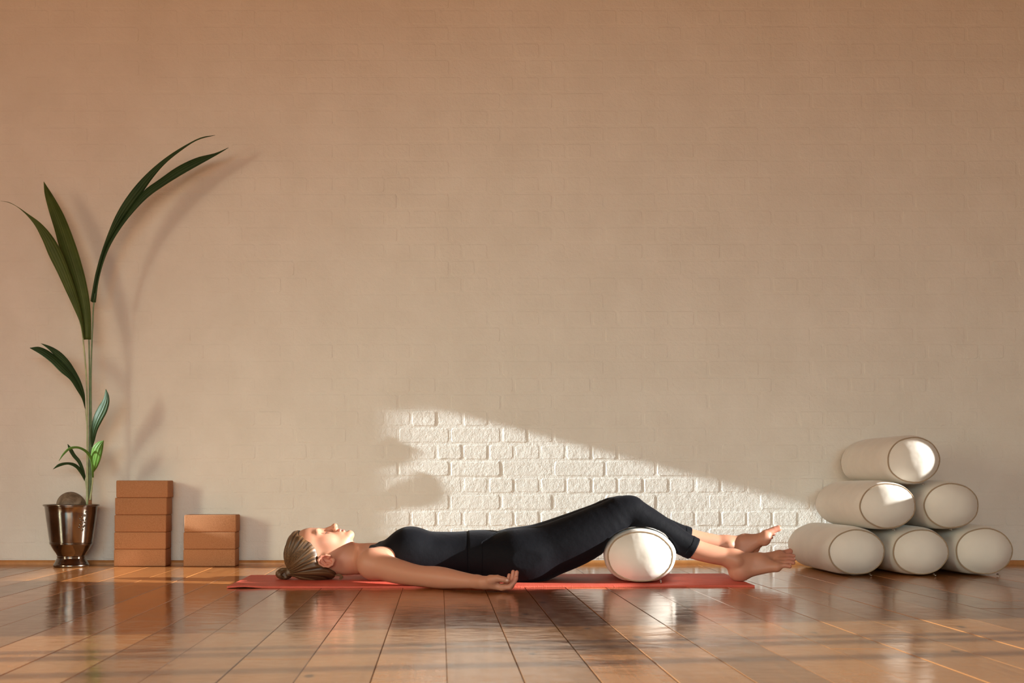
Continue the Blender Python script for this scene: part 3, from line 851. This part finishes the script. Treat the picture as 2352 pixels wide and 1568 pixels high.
# ---- trunk
T.add(loft([-0.285, -0.25, -0.215, -0.17, -0.12, -0.06, 0.0, 0.06, 0.12, 0.18, 0.24, 0.30, 0.36, 0.41, 0.45],
           [0.118, 0.130, 0.146, 0.168, 0.183, 0.183, 0.181, 0.181, 0.185, 0.186, 0.181, 0.172, 0.152, 0.122, 0.090],
           [0.050, 0.030, 0.018, 0.012, 0.011, 0.013, 0.018, 0.022, 0.020, 0.014, 0.011, 0.011, 0.020, 0.045, 0.070],
           [0.060, 0.100, 0.128, 0.142, 0.146, 0.142, 0.133, 0.126, 0.130, 0.146, 0.162, 0.168, 0.148, 0.090, 0.020], YC), 0.01)
for s_ in (-1, 1):
    T.add(ell((-0.112, YC + s_ * 0.068, 0.136), (0.070, 0.064, 0.060)), 0.04)          # chest
    T.add(ell((0.310, YC + s_ * 0.085, 0.083), (0.100, 0.080, 0.070)), 0.07)           # seat
    T.add(cone((-0.30, YC + s_ * 0.02, 0.085), (-0.235, YC + s_ * 0.125, 0.088), 0.034, 0.036), 0.04)   # trapezius
# neck
T.add(cone((-0.425, YC, 0.078), (-0.345, YC, 0.080), 0.056, 0.051, (1, 1.02, 1)), 0.02)
T.add(cone((-0.345, YC, 0.081), (-0.255, YC, 0.082), 0.050, 0.056), 0.03)
for s_ in (-1, 1):
    T.add(cone((-0.40, YC + s_ * 0.045, 0.075), (-0.285, YC + s_ * 0.014, 0.122), 0.012, 0.009), 0.015)   # neck muscle
    T.add(cone((-0.268, YC + s_ * 0.012, 0.127), (-0.222, YC + s_ * 0.13, 0.112), 0.008, 0.010), 0.014)   # collar bone
# ---- legs: right leg is nearer the camera
LEG = {-1: dict(hip=(0.30, -1.038, 0.098), mid=(0.50, -1.045, 0.158), low=(0.606, -1.045, 0.213), knee=(0.690, -1.045, 0.258), calf=(0.800, -1.045, 0.200), cuff=(0.934, -1.045, 0.1255), ank=(1.078, -1.045, 0.088)),
       1: dict(hip=(0.30, -0.862, 0.098), mid=(0.50, -0.852, 0.156), low=(0.606, -0.848, 0.208), knee=(0.686, -0.845, 0.254), calf=(0.810, -0.835, 0.206), cuff=(0.955, -0.822, 0.156), ank=(1.105, -0.808, 0.128))}
for s_, g_ in LEG.items():
    T.add(limb([(*g_['hip'], 0.090), ((g_['hip'][0] + g_['mid'][0]) / 2 + 0.005, (g_['hip'][1] + g_['mid'][1]) / 2, 0.122, 0.093), (*g_['mid'], 0.0905), (*g_['low'], 0.077), (*g_['knee'], 0.0585),
                ((g_['knee'][0] * .55 + g_['calf'][0] * .45), g_['calf'][1], g_['knee'][2] * .55 + g_['calf'][2] * .45 + 0.004, 0.0535),
                (*g_['calf'], 0.0500), (*g_['cuff'], 0.0380), (*g_['ank'], 0.0320)], 34), 0.045)
    k_ = g_['knee']
    T.add(ell((k_[0] + 0.012, k_[1], k_[2] + 0.012), (0.045, 0.045, 0.0475)), 0.012)
def clear_of_bolster():
    """press the legs against the bolster they rest on"""
    r, X, Y, Z = T.sub([0.55, -1.2, 0.08], [0.90, -0.70, 0.30])
    cx = 0.722 + (Y + 1.135) * 0.131
    q = (np.abs((X - cx) / 0.1345) ** 2.15 + np.abs((Z - 0.1065) / 0.1045) ** 2.15) ** (1 / 2.15)
    d = -((q - 1) * 0.1045); A = T.F[r]; h = np.maximum(0.006 - np.abs(A - d), 0) / 0.006
    T.F[r] = np.maximum(A, d) + h * h * 0.006 * .25
clear_of_bolster()
TF = T.F.copy()                                       # trunk and legs only: the clothes follow this

# ---- feet
def foot(ank, heel, ball_m, ball_l, toes, instep):
    T.add(cone(ank, heel, 0.031, 0.034), 0.02)
    T.add(ell(heel, (0.036, 0.033, 0.036)), 0.012)
    T.add(cone(heel, ball_l, 0.030, 0.0150), 0.02)
    T.add(cone(heel, ball_m, 0.028, 0.0175), 0.02)
    T.add(cone(ank, instep, 0.031, 0.027), 0.02)
    T.add(cone(instep, ball_m, 0.027, 0.0160), 0.016)
    T.add(cone(instep, ball_l, 0.025, 0.0135), 0.016)
    T.add(cone(ball_m, ball_l, 0.0165, 0.0135), 0.010)
    for (a, m, b, ra, rb) in toes:
        T.add(cone(a, m, ra * 1.30, ra * .95), 0.007); T.add(cone(m, b, ra * .95, rb), 0.002)
foot((1.078, -1.045, 0.088), (1.102, -1.040, 0.0435), (1.258, -1.010, 0.0985), (1.232, -1.068, 0.060),
     [((1.252, -1.004, 0.100), (1.286, -0.996, 0.108), (1.300, -0.994, 0.1125), 0.0125, 0.0115),
      ((1.250, -1.027, 0.092), (1.289, -1.021, 0.0995), (1.306, -1.020, 0.0975), 0.0088, 0.0082),
      ((1.246, -1.043, 0.082), (1.284, -1.041, 0.089), (1.302, -1.042, 0.0865), 0.0084, 0.0078),
      ((1.240, -1.059, 0.072), (1.277, -1.061, 0.0775), (1.294, -1.063, 0.0745), 0.0082, 0.0077),
      ((1.230, -1.072, 0.062), (1.260, -1.079, 0.0665), (1.2755, -1.082, 0.0635), 0.0082, 0.0078)], (1.172, -1.040, 0.080))
T.add(ell((1.088, -1.076, 0.080), (0.014, 0.008, 0.014)), 0.012)          # outer ankle bone
foot((1.105, -0.808, 0.128), (1.128, -0.806, 0.078), (1.252, -0.835, 0.160), (1.222, -0.783, 0.112),
     [((1.250, -0.836, 0.170), (1.285, -0.831, 0.187), (1.302, -0.829, 0.192), 0.0130, 0.0122),
      ((1.248, -0.815, 0.160), (1.276, -0.806, 0.171), (1.290, -0.803, 0.170), 0.0088, 0.0082),
      ((1.243, -0.801, 0.148), (1.270, -0.792, 0.158), (1.284, -0.789, 0.156), 0.0094, 0.0084),
      ((1.236, -0.790, 0.136), (1.262, -0.781, 0.144), (1.276, -0.778, 0.142), 0.0092, 0.0082),
      ((1.226, -0.780, 0.122), (1.250, -0.771, 0.130), (1.263, -0.768, 0.129), 0.0090, 0.0080)], (1.180, -0.806, 0.140))
T.add(ell((1.245, -0.848, 0.150), (0.022, 0.016, 0.024)), 0.012)          # ball of the far foot
T.add(ell((1.112, -0.842, 0.126), (0.014, 0.008, 0.014)), 0.012)

# ---- arms and hands (mirrored about the body's middle)
def arm(m):
    f = (lambda p: p) if m < 0 else (lambda p: (p[0], 2 * YC - p[1], p[2]))
    A = lambda prim_a, prim_b, ra, rb, k, sq=(1, 1, 1): T.add(cone(f(prim_a), f(prim_b), ra, rb, sq), k)
    A((-0.215, -1.085, 0.085), (-0.245, -1.125, 0.076), 0.040, 0.050, 0.03)
    T.add(ell(f((-0.238, -1.128, 0.076)), (0.058, 0.048, 0.053)), 0.02)
    T.add(limb([(*f((-0.235, -1.130, 0.074)), 0.050), (*f((-0.140, -1.215, 0.052)), 0.0435), (*f((-0.060, -1.287, 0.043)), 0.0365), (*f((-0.005, -1.322, 0.041)), 0.0385),
                (*f((0.070, -1.372, 0.036)), 0.0295), (*f((0.128, -1.412, 0.033)), 0.0220)], 18), 0.02)
    # palm
    A((0.128, -1.412, 0.033), (0.150, -1.422, 0.029), 0.0215, 0.0205, 0.012)
    for my, mx, mz, r0, r1 in ((-1.447, 0.208, 0.0165, 0.0145, 0.0105), (-1.428, 0.212, 0.0135, 0.0150, 0.0108), (-1.409, 0.209, 0.0135, 0.0145, 0.0105), (-1.391, 0.203, 0.0150, 0.0140, 0.0098)):
        A((0.148, -1.420 + (my + 1.42) * 0.45, 0.028), (mx, my, mz), r0, r1, 0.010)
    A((0.140, -1.432, 0.036), (0.176, -1.447, 0.040), 0.0165, 0.0165, 0.014)          # thumb mound
    A((0.150, -1.400, 0.030), (0.185, -1.394, 0.025), 0.0140, 0.0130, 0.014)          # outer mound
    A((0.170, -1.450, 0.0440), (0.194, -1.459, 0.0480), 0.0152, 0.0118, 0.006)
    A((0.194, -1.459, 0.0480), (0.213, -1.463, 0.0450), 0.0114, 0.0098, 0.003)
    A((0.213, -1.463, 0.0450), (0.2265, -1.465, 0.0415), 0.0098, 0.0080, 0.002)
    fingers = [[(0.208, -1.447, 0.0165), (0.2345, -1.450, 0.0185), (0.2500, -1.449, 0.0360), (0.2570, -1.447, 0.0490)],
               [(0.212, -1.428, 0.0135), (0.2410, -1.429, 0.0185), (0.2560, -1.4285, 0.0450), (0.2600, -1.428, 0.0665)],
               [(0.209, -1.409, 0.0135), (0.2360, -1.408, 0.0200), (0.2470, -1.4075, 0.0460), (0.2490, -1.407, 0.0665)],
               [(0.203, -1.391, 0.0150), (0.2250, -1.389, 0.0205), (0.2340, -1.3885, 0.0400), (0.2365, -1.388, 0.0540)]]
    for q, fg in enumerate(fingers):
        r = [0.0098, 0.0088, 0.0078, 0.0068] if q < 3 else [0.0088, 0.0078, 0.0069, 0.0062]
        for i in range(3): A(fg[i], fg[i + 1], r[i], r[i + 1], 0.005 if i == 0 else 0.003)
arm(-1); arm(1)

# ---- head (face up, crown towards -x)
H_ = lambda x, y, z: (x, YC + y, z)
T.add(ell(H_(-0.487, 0, 0.097), (0.090, 0.074, 0.091)), 0.02)
T.add(ell(H_(-0.478, 0, 0.146), (0.056, 0.060, 0.049)), 0.03)           # forehead
T.add(ell(H_(-0.405, 0, 0.128), (0.078, 0.057, 0.056)), 0.03)           # face mass
for s_ in (-1, 1):
    T.add(cone(H_(-0.412, s_ * 0.052, 0.092), H_(-0.345, s_ * 0.016, 0.166), 0.021, 0.013), 0.02)     # jaw
    T.add(ell(H_(-0.420, s_ * 0.041, 0.150), (0.030, 0.022, 0.024)), 0.025)                            # cheek
    T.add(ell(H_(-0.455, s_ * 0.026, 0.182), (0.013, 0.026, 0.0105)), 0.018)                           # brow
T.add(ell(H_(-0.3375, 0, 0.1735), (0.0175, 0.019, 0.0165)), 0.014)      # chin
T.add(ell(H_(-0.374, 0, 0.172), (0.024, 0.028, 0.018)), 0.014)          # mouth mound
for s_ in (-1, 1):
    T.add(ell(H_(-0.4335, s_ * 0.031, 0.193), (0.016, 0.018, 0.013)), 0.014, 's')                      # eye hollow
    T.add(ell(H_(-0.4325, s_ * 0.031, 0.1685), (0.0135, 0.0150, 0.0125)), 0.004)                       # closed lid
T.add(cone(H_(-0.440, 0, 0.186), H_(-0.400, 0, 0.2005), 0.0078, 0.0088), 0.010)                        # nose
T.add(ell(H_(-0.3935, 0, 0.2045), (0.0108, 0.0105, 0.0112)), 0.006)
T.add(cone(H_(-0.390, 0, 0.198), H_(-0.3835, 0, 0.1915), 0.006, 0.005), 0.005)
for s_ in (-1, 1):
    T.add(ell(H_(-0.3925, s_ * 0.0125, 0.1955), (0.0095, 0.0062, 0.0078)), 0.005)
    T.add(ell(H_(-0.3825, s_ * 0.0066, 0.2000), (0.0050, 0.0034, 0.0042)), 0.002, 's')                 # nostril
T.add(ell(H_(-0.3735, 0, 0.1895), (0.0062, 0.0205, 0.0064)), 0.004)     # upper lip
T.add(ell(H_(-0.3600, 0, 0.1870), (0.0070, 0.0185, 0.0064)), 0.004)     # lower lip
T.add(ell(H_(-0.3668, 0, 0.1950), (0.0016, 0.0240, 0.0065)), 0.003, 's')# mouth line
T.add(ell(H_(-0.3500, 0, 0.1940), (0.0060, 0.0160, 0.0070)), 0.008, 's')# below the lip
def ear(s_):
    yb = s_ * 0.073
    T.add(ell(H_(-0.420, yb, 0.080), (0.028, 0.0065, 0.019)), 0.006)
    T.add(ell(H_(-0.418, yb + s_ * 0.007, 0.082), (0.017, 0.0065, 0.0115)), 0.004, 's')
    rim = [(-0.404, 0.098), (-0.420, 0.101), (-0.438, 0.096), (-0.4475, 0.083), (-0.443, 0.069), (-0.428, 0.060), (-0.410, 0.0585), (-0.396, 0.066), (-0.391, 0.078)]
    for (a, b), (c, d) in zip(rim[:-1], rim[1:]):
        T.add(cone(H_(a, yb + s_ * 0.006, b), H_(c, yb + s_ * 0.006, d), 0.0042, 0.0042), 0.003)
    T.add(cone(H_(-0.433, yb + s_ * 0.005, 0.083), H_(-0.420, yb + s_ * 0.005, 0.068), 0.0028, 0.0030), 0.003)
    T.add(cone(H_(-0.420, yb + s_ * 0.005, 0.068), H_(-0.404, yb + s_ * 0.005, 0.070), 0.0030, 0.0030), 0.003)
    T.add(ell(H_(-0.393, yb + s_ * 0.005, 0.083), (0.0085, 0.0050, 0.0085)), 0.004)      # lobe
    T.add(ell(H_(-0.409, yb + s_ * 0.005, 0.091), (0.0050, 0.0040, 0.0045)), 0.004)      # tragus
ear(-1); ear(1)
# nothing sinks into the mat or the floor
r, X, Y, Z = T.sub([-1, -2, -1], [2, 0, 0.05])
onmat = (Y > -1.27) & (Y < -0.66)
lim = np.where(onmat, MT + 0.0012, 0.0012)
T.F[r] = np.maximum(T.F[r], (lim - Z).astype(np.float32))
TF[r] = np.maximum(TF[r], (MT + 0.0042 - Z).astype(np.float32) * np.ones_like(TF[r]))

V, Q = surface_nets(T.F, T.xs, T.ys, T.zs)
detail = ((V[:, 0] < -0.33) & (V[:, 2] > 0.04)) | ((V[:, 0] > 0.13) & (V[:, 0] < 0.28) & (np.abs(V[:, 1] - YC) > 0.38)) | (V[:, 0] > 1.2)
wgt = np.where(detail, 0.18, 1.0)
V = smooth_verts(V, Q, 4, 0.5, wgt)

# skin colour: rosier lips, ears, toes, fingertips; faint brows; pale nails
def blob(c, r): return np.clip(1 - np.sqrt((((V - np.array(c)) / np.array(r)) ** 2).sum(1)), 0, 1)
def sm(x, a, b): t = np.clip((x - a) / (b - a), 0, 1); return t * t * (3 - 2 * t)
skin = np.tile(np.array([0.53, 0.255, 0.165]), (len(V), 1))
def tint(maskv, col, amt):
    global skin
    mk = np.clip(maskv, 0, 1)[:, None] * amt; skin = skin * (1 - mk) + np.array(col) * mk
for s_ in (-1, 1):
    tint(sm(blob(H_(-0.420, s_ * 0.078, 0.080), (0.036, 0.022, 0.028)), 0, .4), (0.55, 0.19, 0.13), 0.7)
    tint(sm(blob(H_(-0.415, s_ * 0.05, 0.155), (0.05, 0.04, 0.04)), 0, .8), (0.62, 0.28, 0.19), 0.5)
    for q in np.linspace(0, 1, 7):
        tint(sm(blob(H_(-0.4575 - 0.004 * math.sin(q * 3), s_ * (0.016 + 0.036 * q), 0.192 - 0.014 * q ** 2), (0.0048, 0.008, 0.012)), 0, .5), (0.16, 0.085, 0.05), 0.55)
    tint(sm(blob(H_(-0.3825, s_ * 0.0066, 0.2000), (0.0062, 0.0046, 0.0052)), 0, .4), (0.12, 0.03, 0.025), 0.9)
tint(sm(blob(H_(-0.3735, 0, 0.191), (0.0085, 0.024, 0.010)), 0, .3), (0.50, 0.16, 0.14), 0.85)
tint(sm(blob(H_(-0.3600, 0, 0.189), (0.0095, 0.021, 0.010)), 0, .3), (0.52, 0.17, 0.15), 0.85)
tint(sm(V[:, 0], 1.225, 1.30), (0.52, 0.20, 0.145), 0.6)
tint(sm(V[:, 0], 0.20, 0.26) * (V[:, 0] < 0.29) * (np.abs(V[:, 1] - YC) > 0.40), (0.58, 0.23, 0.17), 0.55)
tint(sm(blob((1.10, -1.04, 0.03), (0.05, 0.06, 0.045)), 0, .7), (0.56, 0.22, 0.15), 0.5)
M_skin = mat_attr('skin', 'tint', 0.48, 0.18, 260, 0.05, 0.38)
person = np_mesh('person', V, Q, M_skin, None, skin)
tag(person, 'person in black tank top and cropped leggings lying on their back, knees over a bolster', 'person')

# ---- clothes: offset of the trunk and legs, cut at neckline, armholes, waist and cuffs
M_black = mat_fabric('black_stretch_fabric', (0.0075, 0.0080, 0.0105), weave=1500, rough=0.62, sheen=0.03, bstr=0.12, big=30, bigstr=0.10, tint=(0.75, 0.83, 1.0), spec=0.05)
Xf, Yf, Zf = T.xs[:, None, None], T.ys[None, :, None], T.zs[None, None, :]
def garment(name, F0, off, regions, xr, parent, sm_it=18, k=0.003):
    i0, i1 = np.searchsorted(T.xs, xr); sl = slice(max(i0 - 2, 0), min(i1 + 2, len(T.xs)))
    G = F0[sl] - off
    X = T.xs[sl][:, None, None]
    for rg in regions: G = np.maximum(G, rg(X, Yf, Zf).astype(np.float32))
    v, q = surface_nets(G, T.xs[sl], T.ys, T.zs)
    v = smooth_verts(v, q, sm_it, 0.5)
    return np_mesh(name, v, q, M_black, parent)
def outside(c, r):
    c = np.array(c); r = np.array(r)
    return lambda X, Y, Z: -(np.sqrt(((X - c[0]) / r[0]) ** 2 + ((Y - c[1]) / r[1]) ** 2 + ((Z - c[2]) / r[2]) ** 2) - 1) * r.min()
top = garment('tank_top', TF, 0.0032,
              [lambda X, Y, Z: (-0.262 - X) + 0 * Y + 0 * Z, lambda X, Y, Z: X - 0.1045 + 0 * Y + 0 * Z,
               outside((-0.318, YC, 0.150), (0.088, 0.074, 0.085)),
               outside((-0.225, YC - 0.172, 0.085), (0.070, 0.054, 0.120)), outside((-0.225, YC + 0.172, 0.085), (0.070, 0.054, 0.120))],
              (-0.28, 0.11), person)
top['label'] = 'close fitting black sleeveless top'
def cuff_plane(s_):
    g_ = LEG[s_]; a = np.array(g_['calf']); c = np.array(g_['cuff']); n_ = (c - a) / np.linalg.norm(c - a); return c, n_
def leg_region(X, Y, Z):
    out = None
    for s_ in (-1, 1):
        c, n_ = cuff_plane(s_); d = (X - c[0]) * n_[0] + (Y - c[1]) * n_[1] + (Z - c[2]) * n_[2]
        half = (Y < -0.94) if s_ < 0 else (Y >= -0.94)
        out = np.where(half, d, out) if out is not None else np.where(half, d, 0)
    return out
def leg_wrinkles(X, Y, Z):
    return 0
legs = garment('leggings', TF, 0.0034, [lambda X, Y, Z: (0.1015 - X) + 0 * Y + 0 * Z, leg_region], (0.09, 0.99), person)
legs['label'] = 'black leggings ending below the knee'
garment('waistband', TF, 0.0048, [lambda X, Y, Z: (0.1075 - X) + 0 * Y + 0 * Z, lambda X, Y, Z: X - 0.155 - np.clip((Z - 0.15) * 1.6, 0, 0.08) + 0 * Y], (0.09, 0.26), legs, 2)
for s_ in (-1, 1):
    def band(X, Y, Z, s_=s_):
        c, n_ = cuff_plane(s_); d = (X - c[0]) * n_[0] + (Y - c[1]) * n_[1] + (Z - c[2]) * n_[2]
        half = (Y + 0.94) if s_ < 0 else (-0.94 - Y)
        return np.maximum(np.maximum(d - 0.0008, -0.026 - d), half)
    garment('hem', TF, 0.0046, [band], (0.86, 0.99), legs, 1)

# ---- hair: shell over the skull with combed ridges, gathered in a low bun
M_hair = mat_attr('hair', 'tint', 0.46, 0.0, 300, 0.05, 0.5)
BUN = np.array([-0.568, YC - 0.012, 0.030])
hx = span([(-0.635, -0.335, 0.0018)]); hy = span([(YC - 0.100, YC + 0.100, 0.0020)]); hz = span([(0.002, 0.215, 0.0018)])
HF = Field(hx, hy, hz)
HF.add(ell(H_(-0.487, 0, 0.098), (0.0985, 0.0815, 0.0925)), 0.01)
HF.add(ell(H_(-0.500, 0, 0.140), (0.062, 0.066, 0.056)), 0.03)
HF.add(ell(H_(-0.450, 0, 0.060), (0.085, 0.0755, 0.0545)), 0.05)
X, Y, Z = hx[:, None, None], hy[None, :, None], hz[None, None, :]
edge = np.interp(Z, [0.0, 0.022, 0.036, 0.050, 0.064, 0.080, 0.105, 0.125, 0.146, 0.160, 0.181, 0.21], [-0.370, -0.370, -0.384, -0.412, -0.438, -0.450, -0.451, -0.456, -0.468, -0.500, -0.514, -0.535])
edge = edge + 0.0 * X - 0.02 * np.clip(np.abs(Y - YC) / 0.06, 0, 1) * (Z > 0.17) + 0.018 * np.clip((Z - 0.15) / 0.02, 0, 1) * np.clip(1 - np.abs(Y - YC) / 0.03, 0, 1) * 0
front = X - edge
th = np.arctan2(Z - BUN[2], X - BUN[0] + 0.02); side = (Y - BUN[1]) / 0.08
ridge = np.sin(th * 34 + side * 5 + 2.5 * np.sin(th * 7 + side * 3)) + 0.6 * np.sin(th * 71 + side * 9 + 1.0)
fade = np.clip(front / -0.026, 0, 1)
G = HF.F + (1 - fade) ** 2 * 0.0085 - 0.0014 * ridge * fade
k = 0.006; h = np.maximum(k - np.abs(G - front), 0) / k
G = (np.maximum(G, front) + h * h * k * .25).astype(np.float32)
HF.F = G
bun = []
rb = random.Random(8)
for k_ in range(6):
    ph = rb.uniform(0, 6.28); tl = rb.uniform(-0.5, 0.5); Rm = rb.uniform(0.013, 0.021)
    oc = np.array([BUN[0] - 0.014 + rb.uniform(-.006, .006), BUN[1] - 0.014 + k_ * 0.007, BUN[2] - 0.002 + rb.uniform(-.003, .005)])
    path = [oc + np.array([Rm * 1.15 * math.cos(t), 0.007 * math.sin(t + ph) + tl * Rm * math.cos(t), Rm * 0.80 * math.sin(t)]) for t in np.linspace(ph, ph + 5.2, 16)]
    rr_ = rb.uniform(0.0055, 0.0085)
    for a, b in zip(path[:-1], path[1:]): HF.add(cone(a, b, rr_, rr_), 0.002)
HF.add(ell(BUN + np.array([-0.012, 0.0, -0.004]), (0.018, 0.022, 0.015)), 0.003)
HF.add(cone(BUN + np.array([0.03, 0, 0.012]), BUN + np.array([-0.004, 0, 0.0]), 0.026, 0.012), 0.012)
HF.F = np.maximum(HF.F, (MT + 0.0008 - Z).astype(np.float32))
hv, hq = surface_nets(HF.F, HF.xs, HF.ys, HF.zs)
hv = smooth_verts(hv, hq, 1, 0.4)
th = np.arctan2(hv[:, 2] - BUN[2], hv[:, 0] - BUN[0] + 0.02); side = (hv[:, 1] - BUN[1]) / 0.08
rd = np.sin(th * 34 + side * 5 + 2.5 * np.sin(th * 7 + side * 3)) * .5 + .35 * np.sin(th * 71 + side * 9 + 1.0) + .35 * np.sin(th * 143 + side * 21)
t_ = np.clip(rd * 0.5 + 0.5, 0, 1)[:, None]
hcol = np.array([0.022, 0.010, 0.005]) * (1 - t_) + np.array([0.165, 0.086, 0.036]) * t_
hair = np_mesh('hair', hv, hq, M_hair, person, hcol); hair['label'] = 'light brown hair combed back into a low bun'
# loose combed strands from hairline to bun, and flyaway curls
st = []
rs = random.Random(12)
def scalp(dirv, rad=1.0):
    c = np.array(H_(-0.487, 0, 0.098)); return c + dirv * np.array([0.0995, 0.0825, 0.0935]) * rad
for k_ in range(520):
    s_ = rs.choice([-1, -1, 1]); z0 = rs.uniform(0.062, 0.19)
    e0 = float(np.interp(z0, [0.058, 0.105, 0.125, 0.148, 0.158, 0.181, 0.21], [-0.450, -0.452, -0.457, -0.468, -0.502, -0.516, -0.535])) - 0.020
    u = np.array([(e0 + 0.487) / 0.0995, 0, (z0 - 0.098) / 0.0935]); rem = 1 - u @ u
    if rem <= 0.02: continue
    u[1] = s_ * math.sqrt(rem)
    v1 = (BUN - np.array(H_(-0.487, 0, 0.098))) / np.array([0.0995, 0.0825, 0.0935]); v1[1] += s_ * rs.uniform(0.05, 0.35); v1[2] += rs.uniform(-.12, .25); v1 /= np.linalg.norm(v1)
    pts = []; lift = rs.uniform(0.012, 0.034)
    om = math.acos(max(-1, min(1, float(u @ v1))))
    for q in np.linspace(0, 1, 12):
        d = (math.sin((1 - q) * om) * u + math.sin(q * om) * v1) / math.sin(om)
        p = scalp(d, 0.985 + lift * math.sin(math.pi * q) + 0.012 * q); p[2] = max(p[2], MT + 0.003); pts.append(p)
    st.append(tube_geo(pts, [0.0004] + [rs.uniform(0.0004, 0.0009)] * 10 + [0.0005], 5))
for k_ in range(9):
    o_ = np.array([-0.384 + rs.uniform(-.006, .006), YC - 0.045 + rs.uniform(-.03, .01), 0.020])
    R_ = rs.uniform(0.006, 0.013)
    st.append(tube_geo([o_ + np.array([0.010 + R_ * math.sin(t) + t * 0.002, 0.001 * t, R_ * (math.cos(t)) - 0.001]) * np.array([1, 1, .8]) for t in np.linspace(-0.8, 3.1, 12)], 0.0009, 5))
sv, sf = merge_geo(st)
sv = [(p[0], p[1], max(p[2], MT + 0.001)) for p in sv]
M_strand = mat_plain('loose_hair', (0.14, 0.072, 0.028), 0.5, nscale=260, namt=0.75, bstr=0)
o = mesh_obj('loose_strands', sv, sf, M_strand, hair, True); o['kind'] = 'stuff'
# lashes
M_lash = mat_plain('dark_lash', (0.02, 0.012, 0.01), 0.6)
for s_ in (-1, 1):
    parts = []
    arc = []
    for q in np.linspace(-1, 1, 9):
        arc.append(H_(-0.4245 - 0.004 * q * q, s_ * (0.031 + 0.0128 * q), 0.1795 - 0.0045 * q * q))
    parts.append(tube_geo(arc, [0.0004] + [0.0008] * 7 + [0.0004], 6))
    for p in catmull(arc, 15):
        parts.append(tube_geo([p, (p[0] + 0.003, p[1] + s_ * 0.0006, p[2] + 0.0030), (p[0] + 0.0045, p[1] + s_ * 0.001, p[2] + 0.0070)], [0.0004, 0.0003, 0.0001], 4))
    mesh_obj('eyelashes', *merge_geo(parts), M_lash, person, True)
# nails
M_nail = mat_plain('pale_nail', (0.62, 0.36, 0.28), 0.25, nscale=60, namt=0.05, bstr=0)
def nail(c, r, rot):
    bm = bmesh.new(); bmesh.ops.create_uvsphere(bm, u_segments=14, v_segments=8, radius=1.0)
    for v_ in bm.verts: v_.co = Vector((v_.co.x * r[0], v_.co.y * r[1], v_.co.z * r[2]))
    bmesh.ops.rotate(bm, cent=(0, 0, 0), matrix=rot, verts=bm.verts); bmesh.ops.translate(bm, vec=c, verts=bm.verts)
    bm_obj('nail', bm, M_nail, person, True)
nail((0.2250, -1.4718, 0.0425), (0.0058, 0.0016, 0.0045), Matrix.Rotation(0.16, 3, 'Y'))
for p in ((1.3055, -0.996, 0.1185), (1.3085, -1.024, 0.1005), (1.3045, -1.046, 0.0905), (1.2960, -1.065, 0.0785), (1.2785, -1.082, 0.0700)):
    nail(p, (0.0042, 0.0038, 0.0022), Matrix.Rotation(0.75, 3, 'Y') @ Matrix.Rotation(0.35, 3, 'X'))
